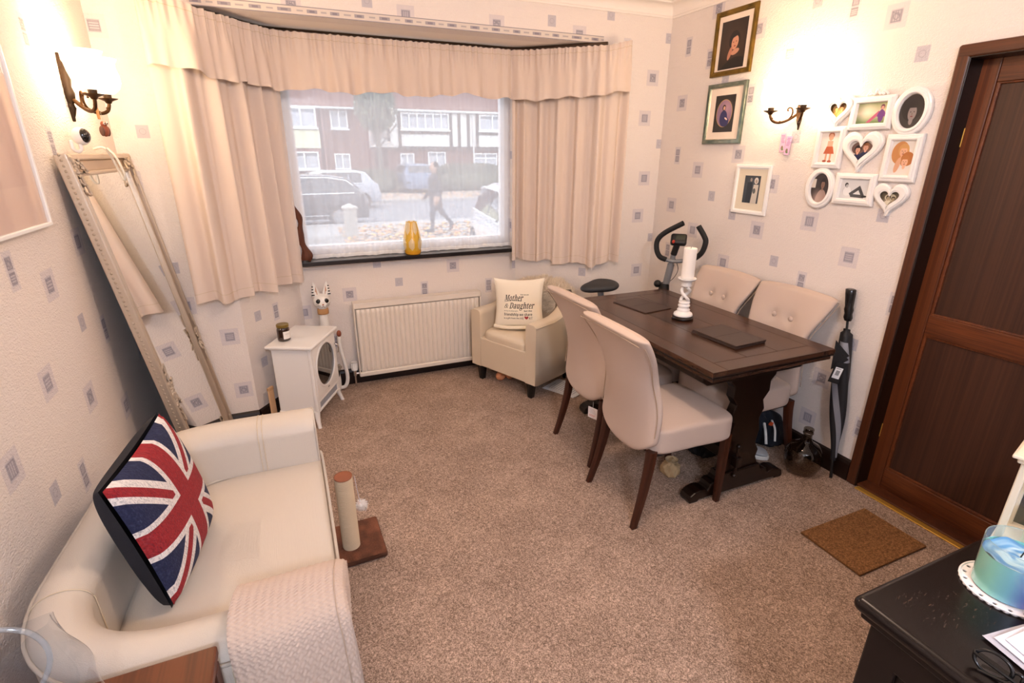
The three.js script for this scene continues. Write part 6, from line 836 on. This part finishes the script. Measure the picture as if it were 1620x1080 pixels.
    const yt = (x) => { for (let i = 0; i < top.length - 1; i++) if (x <= top[i + 1][0]) { const [a, b] = [top[i], top[i + 1]]; return lerp(a[1], b[1], ss(0, 1, (x - a[0]) / (b[0] - a[0])) * 0.35 + 0.65 * clamp((x - a[0]) / (b[0] - a[0]))); } return top[top.length - 1][1]; };
    const x0 = top[0][0], x1 = top[top.length - 1][0], belt = 0.95, half = (x) => { const t = yt(x), w = hw * (1 - 0.1 * pow(abs((x - x0) / (x1 - x0) * 2 - 1), 6)); const bl = min(belt, t - 0.06), arch = max(exp(-pow((x + 1.3) / 0.3, 4)), exp(-pow((x - 1.3) / 0.3, 4))) * 0.0; return [[0, 0.24], [w * 0.85, 0.24], [w * 0.98, 0.3 + arch], [w, 0.6], [w * 0.985, bl - 0.02], [w * 0.95, bl + 0.01], [lerp(w * 0.95, w * 0.7, clamp((t - bl) / 0.5)), max(bl + 0.015, t - 0.07)], [w * 0.55, max(bl + 0.02, t - 0.012)], [0, t]]; };
    const R = []; for (let i = 0; i <= 60; i++) { const x = lerp(x0, x1, i / 60), h = half(x); R.push([...h.map(([z, y]) => [x, y, z]), ...h.slice(1, -1).reverse().map(([z, y]) => [x, y, -z])]); }
    part('car_body', loft(R), paint, o);
    const sideWin = (a, b, s) => surf((u, v) => { const x = lerp(a, b, u), t = yt(x) - 0.1, y = lerp(belt + 0.03, max(belt + 0.05, t), v), k = clamp((y - belt) / 0.5); return [x, y, s * (lerp(hw * 0.95, hw * 0.7, k) + 0.012)]; }, 20, 6, { flip: s > 0 });
    const wins = kind === 'estate' ? [[-1.75, -1.05], [-1.0, -0.15], [-0.08, 0.85]] : [[-1.3, -0.85], [-0.8, -0.1], [-0.03, 0.8]];
    for (const s of [-1, 1]) for (const [a, b] of wins) part('side_window', sideWin(a, b, s), m.carGlass, o);
    const cross = (a, b) => surf((u, v) => { const x = lerp(a, b, v), t = yt(x), w = lerp(0.62, 0.5, clamp((t - 1) / 0.5)); return [x + (a < 0 ? -0.012 : 0.012), t + 0.008, (u * 2 - 1) * w]; }, 8, 8);
    part('windscreen', cross(0.58, 1.16), m.carGlass, o); part('rear_window', cross(kind === 'estate' ? -1.95 : -1.83, -1.55), m.carGlass, o);
    for (const s of [-1, 1]) { const P2 = []; for (let i = 0; i <= 30; i++) { const x = lerp(wins[0][0], wins[2][1], i / 30), t = yt(x) - 0.085, k = clamp((t - belt) / 0.5); P2.push([x, max(belt + 0.04, t), s * (lerp(hw * 0.95, hw * 0.7, k) + 0.016)]); } part('chrome_trim', [tube(P2, 0.02, 60, 6), tube([[wins[0][0], belt + 0.03, s * hw * 0.965], [0, belt + 0.02, s * hw * 0.965], [wins[2][1], belt + 0.03, s * hw * 0.965]], 0.018, 30, 6)], m.trimChrome, o);
      for (const x of [-0.72, 0.2]) part('door_handle', rbox(0.16, 0.03, 0.03, x, 0.86, s * (hw + 0.005), 0.01), paint, o);
      for (const x of [-1.28, 1.3]) { const w = part('wheel', cyl(0.32, 0.32, 0.2, 0, 0, 0, 28).rotateX(PI / 2).translate(x, 0.32, s * (hw - 0.09)), m.rubber, o); part('hub', cyl(0.2, 0.2, 0.21, 0, 0, 0, 20).rotateX(PI / 2).translate(x, 0.32, s * (hw - 0.09)), m.grey, w); }
      part('tail_light', rbox(0.05, 0.14, 0.3, x0 + 0.1, 0.86, s * 0.62, 0.02), M('#b83a34', 0.3), o); part('head_light', rbox(0.08, 0.1, 0.3, x1 - 0.14, 0.68, s * 0.6, 0.03), m.chrome, o); }
    part('bumper', [rbox(0.16, 0.22, 1.5, x0 + 0.06, 0.42, 0, 0.06), rbox(0.16, 0.22, 1.5, x1 - 0.06, 0.4, 0, 0.06)], paint, o); part('sill_trim', [-1, 1].map((s) => rbox(2.0, 0.025, 0.02, 0, 0.36, s * (hw + 0.004), 0.008)), m.chrome, o);
    return o;
  }
  car('dark grey estate car parked in the road at the left of the window view', [0.15, -0.45, -16.1 - 1.2], PI, P('#2e3038', 0.25, { clearcoat: 1 }), 'estate');
  car('silver car parked beyond the dark estate car across the road', [1.55, -0.45, -22.6], PI, P('#a4a8b0', 0.3, { clearcoat: 1 }), 'hatch');
  car('white car on the drive at the right edge of the window view', [3.95, -0.33, -8.35], PI / 2 - 0.16 + PI, P('#f0f1f3', 0.25, { clearcoat: 1 }), 'hatch');
  car('small blue car facing away in the drive across the road', [6.6, -0.34, -29.6], PI / 2, P('#5a6b86', 0.3, { clearcoat: 1 }), 'hatch');
}
{ // passer-by: one continuous body from a smooth field
  const o = thing('person', 'person in dark coat walking left along the pavement outside the window', 'person', [3.62, -0.33, -13.75], 0);
  const J = [[[0, 1.62, 0], [0.02, 1.68, 0], 0.098, 0.09], [[0, 1.4, 0], [0, 1.55, 0], 0.055, 0.05], [[0, 1.33, -0.15], [0, 1.33, 0.15], 0.085, 0.085], [[0, 1.3, 0], [0.01, 1.05, 0], 0.15, 0.145], [[0.01, 1.08, 0], [0.02, 0.9, 0], 0.15, 0.16], [[0.02, 0.92, -0.02], [0.03, 0.72, -0.02], 0.15, 0.165],
    [[0.01, 0.86, 0.08], [-0.1, 0.48, 0.08], 0.095, 0.065], [[-0.1, 0.48, 0.08], [-0.12, 0.09, 0.08], 0.062, 0.045], [[-0.12, 0.05, 0.08], [-0.3, 0.04, 0.08], 0.042, 0.035],
    [[0.02, 0.86, -0.08], [0.2, 0.5, -0.08], 0.095, 0.065], [[0.2, 0.5, -0.08], [0.46, 0.2, -0.08], 0.062, 0.045], [[0.46, 0.18, -0.08], [0.42, 0.04, -0.08], 0.042, 0.034],
    [[0, 1.33, 0.18], [0.1, 1.06, 0.23], 0.062, 0.052], [[0.1, 1.06, 0.23], [-0.02, 0.84, 0.22], 0.05, 0.038], [[-0.02, 0.84, 0.22], [-0.06, 0.78, 0.22], 0.036, 0.028], [[0, 1.33, -0.18], [-0.06, 1.06, -0.22], 0.062, 0.052], [[-0.06, 1.06, -0.22], [-0.22, 0.88, -0.2], 0.05, 0.038], [[-0.22, 0.88, -0.2], [-0.28, 0.85, -0.2], 0.036, 0.028]];
  const N = 100, S = 0.98, C = [0.08, 0.88, 0], mc = new MarchingCubes(N, m.black, false, false, 200000);
  for (let k = 0; k < N; k++) for (let j = 0; j < N; j++) for (let i = 0; i < N; i++) {
    const p = [(i / N * 2 - 1) * S + C[0], (j / N * 2 - 1) * S + C[1], (k / N * 2 - 1) * S + C[2]]; let e = 0;
    for (const [a, b, ra, rb] of J) { const d = [b[0] - a[0], b[1] - a[1], b[2] - a[2]], t = clamp(((p[0] - a[0]) * d[0] + (p[1] - a[1]) * d[1] + (p[2] - a[2]) * d[2]) / (d[0] * d[0] + d[1] * d[1] + d[2] * d[2])), q = hypot(p[0] - a[0] - d[0] * t, p[1] - a[1] - d[1] * t, p[2] - a[2] - d[2] * t) - lerp(ra, rb, t); e += exp(-q * 45); }
    mc.field[k * N * N + j * N + i] = Math.log(e + 1e-9) / 45;
  }
  mc.isolation = 0; mc.update();
  const n = mc.count ?? mc.geometry.drawRange.count, g = new THREE.BufferGeometry(), pos = mc.positionArray.slice(0, n * 3), nor = mc.normalArray.slice(0, n * 3), col = new Float32Array(n * 3);
  for (let i = 0; i < n; i++) { for (let c = 0; c < 3; c++) pos[i * 3 + c] = pos[i * 3 + c] * S + C[c]; const y = pos[i * 3 + 1], x = pos[i * 3], z = pos[i * 3 + 2], skin = y > 1.5 || (y < 0.93 && abs(z) > 0.165), c = skin ? [0.42, 0.27, 0.2] : y > 0.7 ? [0.035, 0.035, 0.042] : y > 0.1 || x > 0.38 ? [0.05, 0.055, 0.075] : [0.02, 0.02, 0.02]; col.set(c, i * 3); }
  g.setAttribute('position', new THREE.BufferAttribute(pos, 3)); g.setAttribute('normal', new THREE.BufferAttribute(nor, 3)); g.setAttribute('color', new THREE.BufferAttribute(col, 3));
  part('body', g, M('#ffffff', 0.85, { vertexColors: true }), o);
  part('hair', surf((u, v) => { const a = u * 2 * PI, b = v * PI * 0.62, k = 1 + 0.03 * sin(a * 7); return [0.03 + 0.108 * k * sin(b) * cos(a) + 0.012, 1.665 + 0.112 * cos(b), 0.1 * k * sin(b) * sin(a)]; }, 32, 14, { closeU: true }), M('#1d1815', 0.9), o);
  part('coat_hem', lathe([[0.17, 0.72], [0.178, 0.68], [0.172, 0.67], [0.165, 0.72]], 28).translate(0.03, 0, -0.02), M('#131316', 0.9), o);
  for (const s of [-1, 1]) part('eye', ball(0.011, -0.085, 1.655, s * 0.035, 0.6, 0.7, 1, 10), m.black, o);
  part('nose', ball(0.016, -0.098, 1.63, 0, 1.1, 1.2, 0.8, 10), M('#9a6a52', 0.8), o);
}

renderer.render(scene, camera);
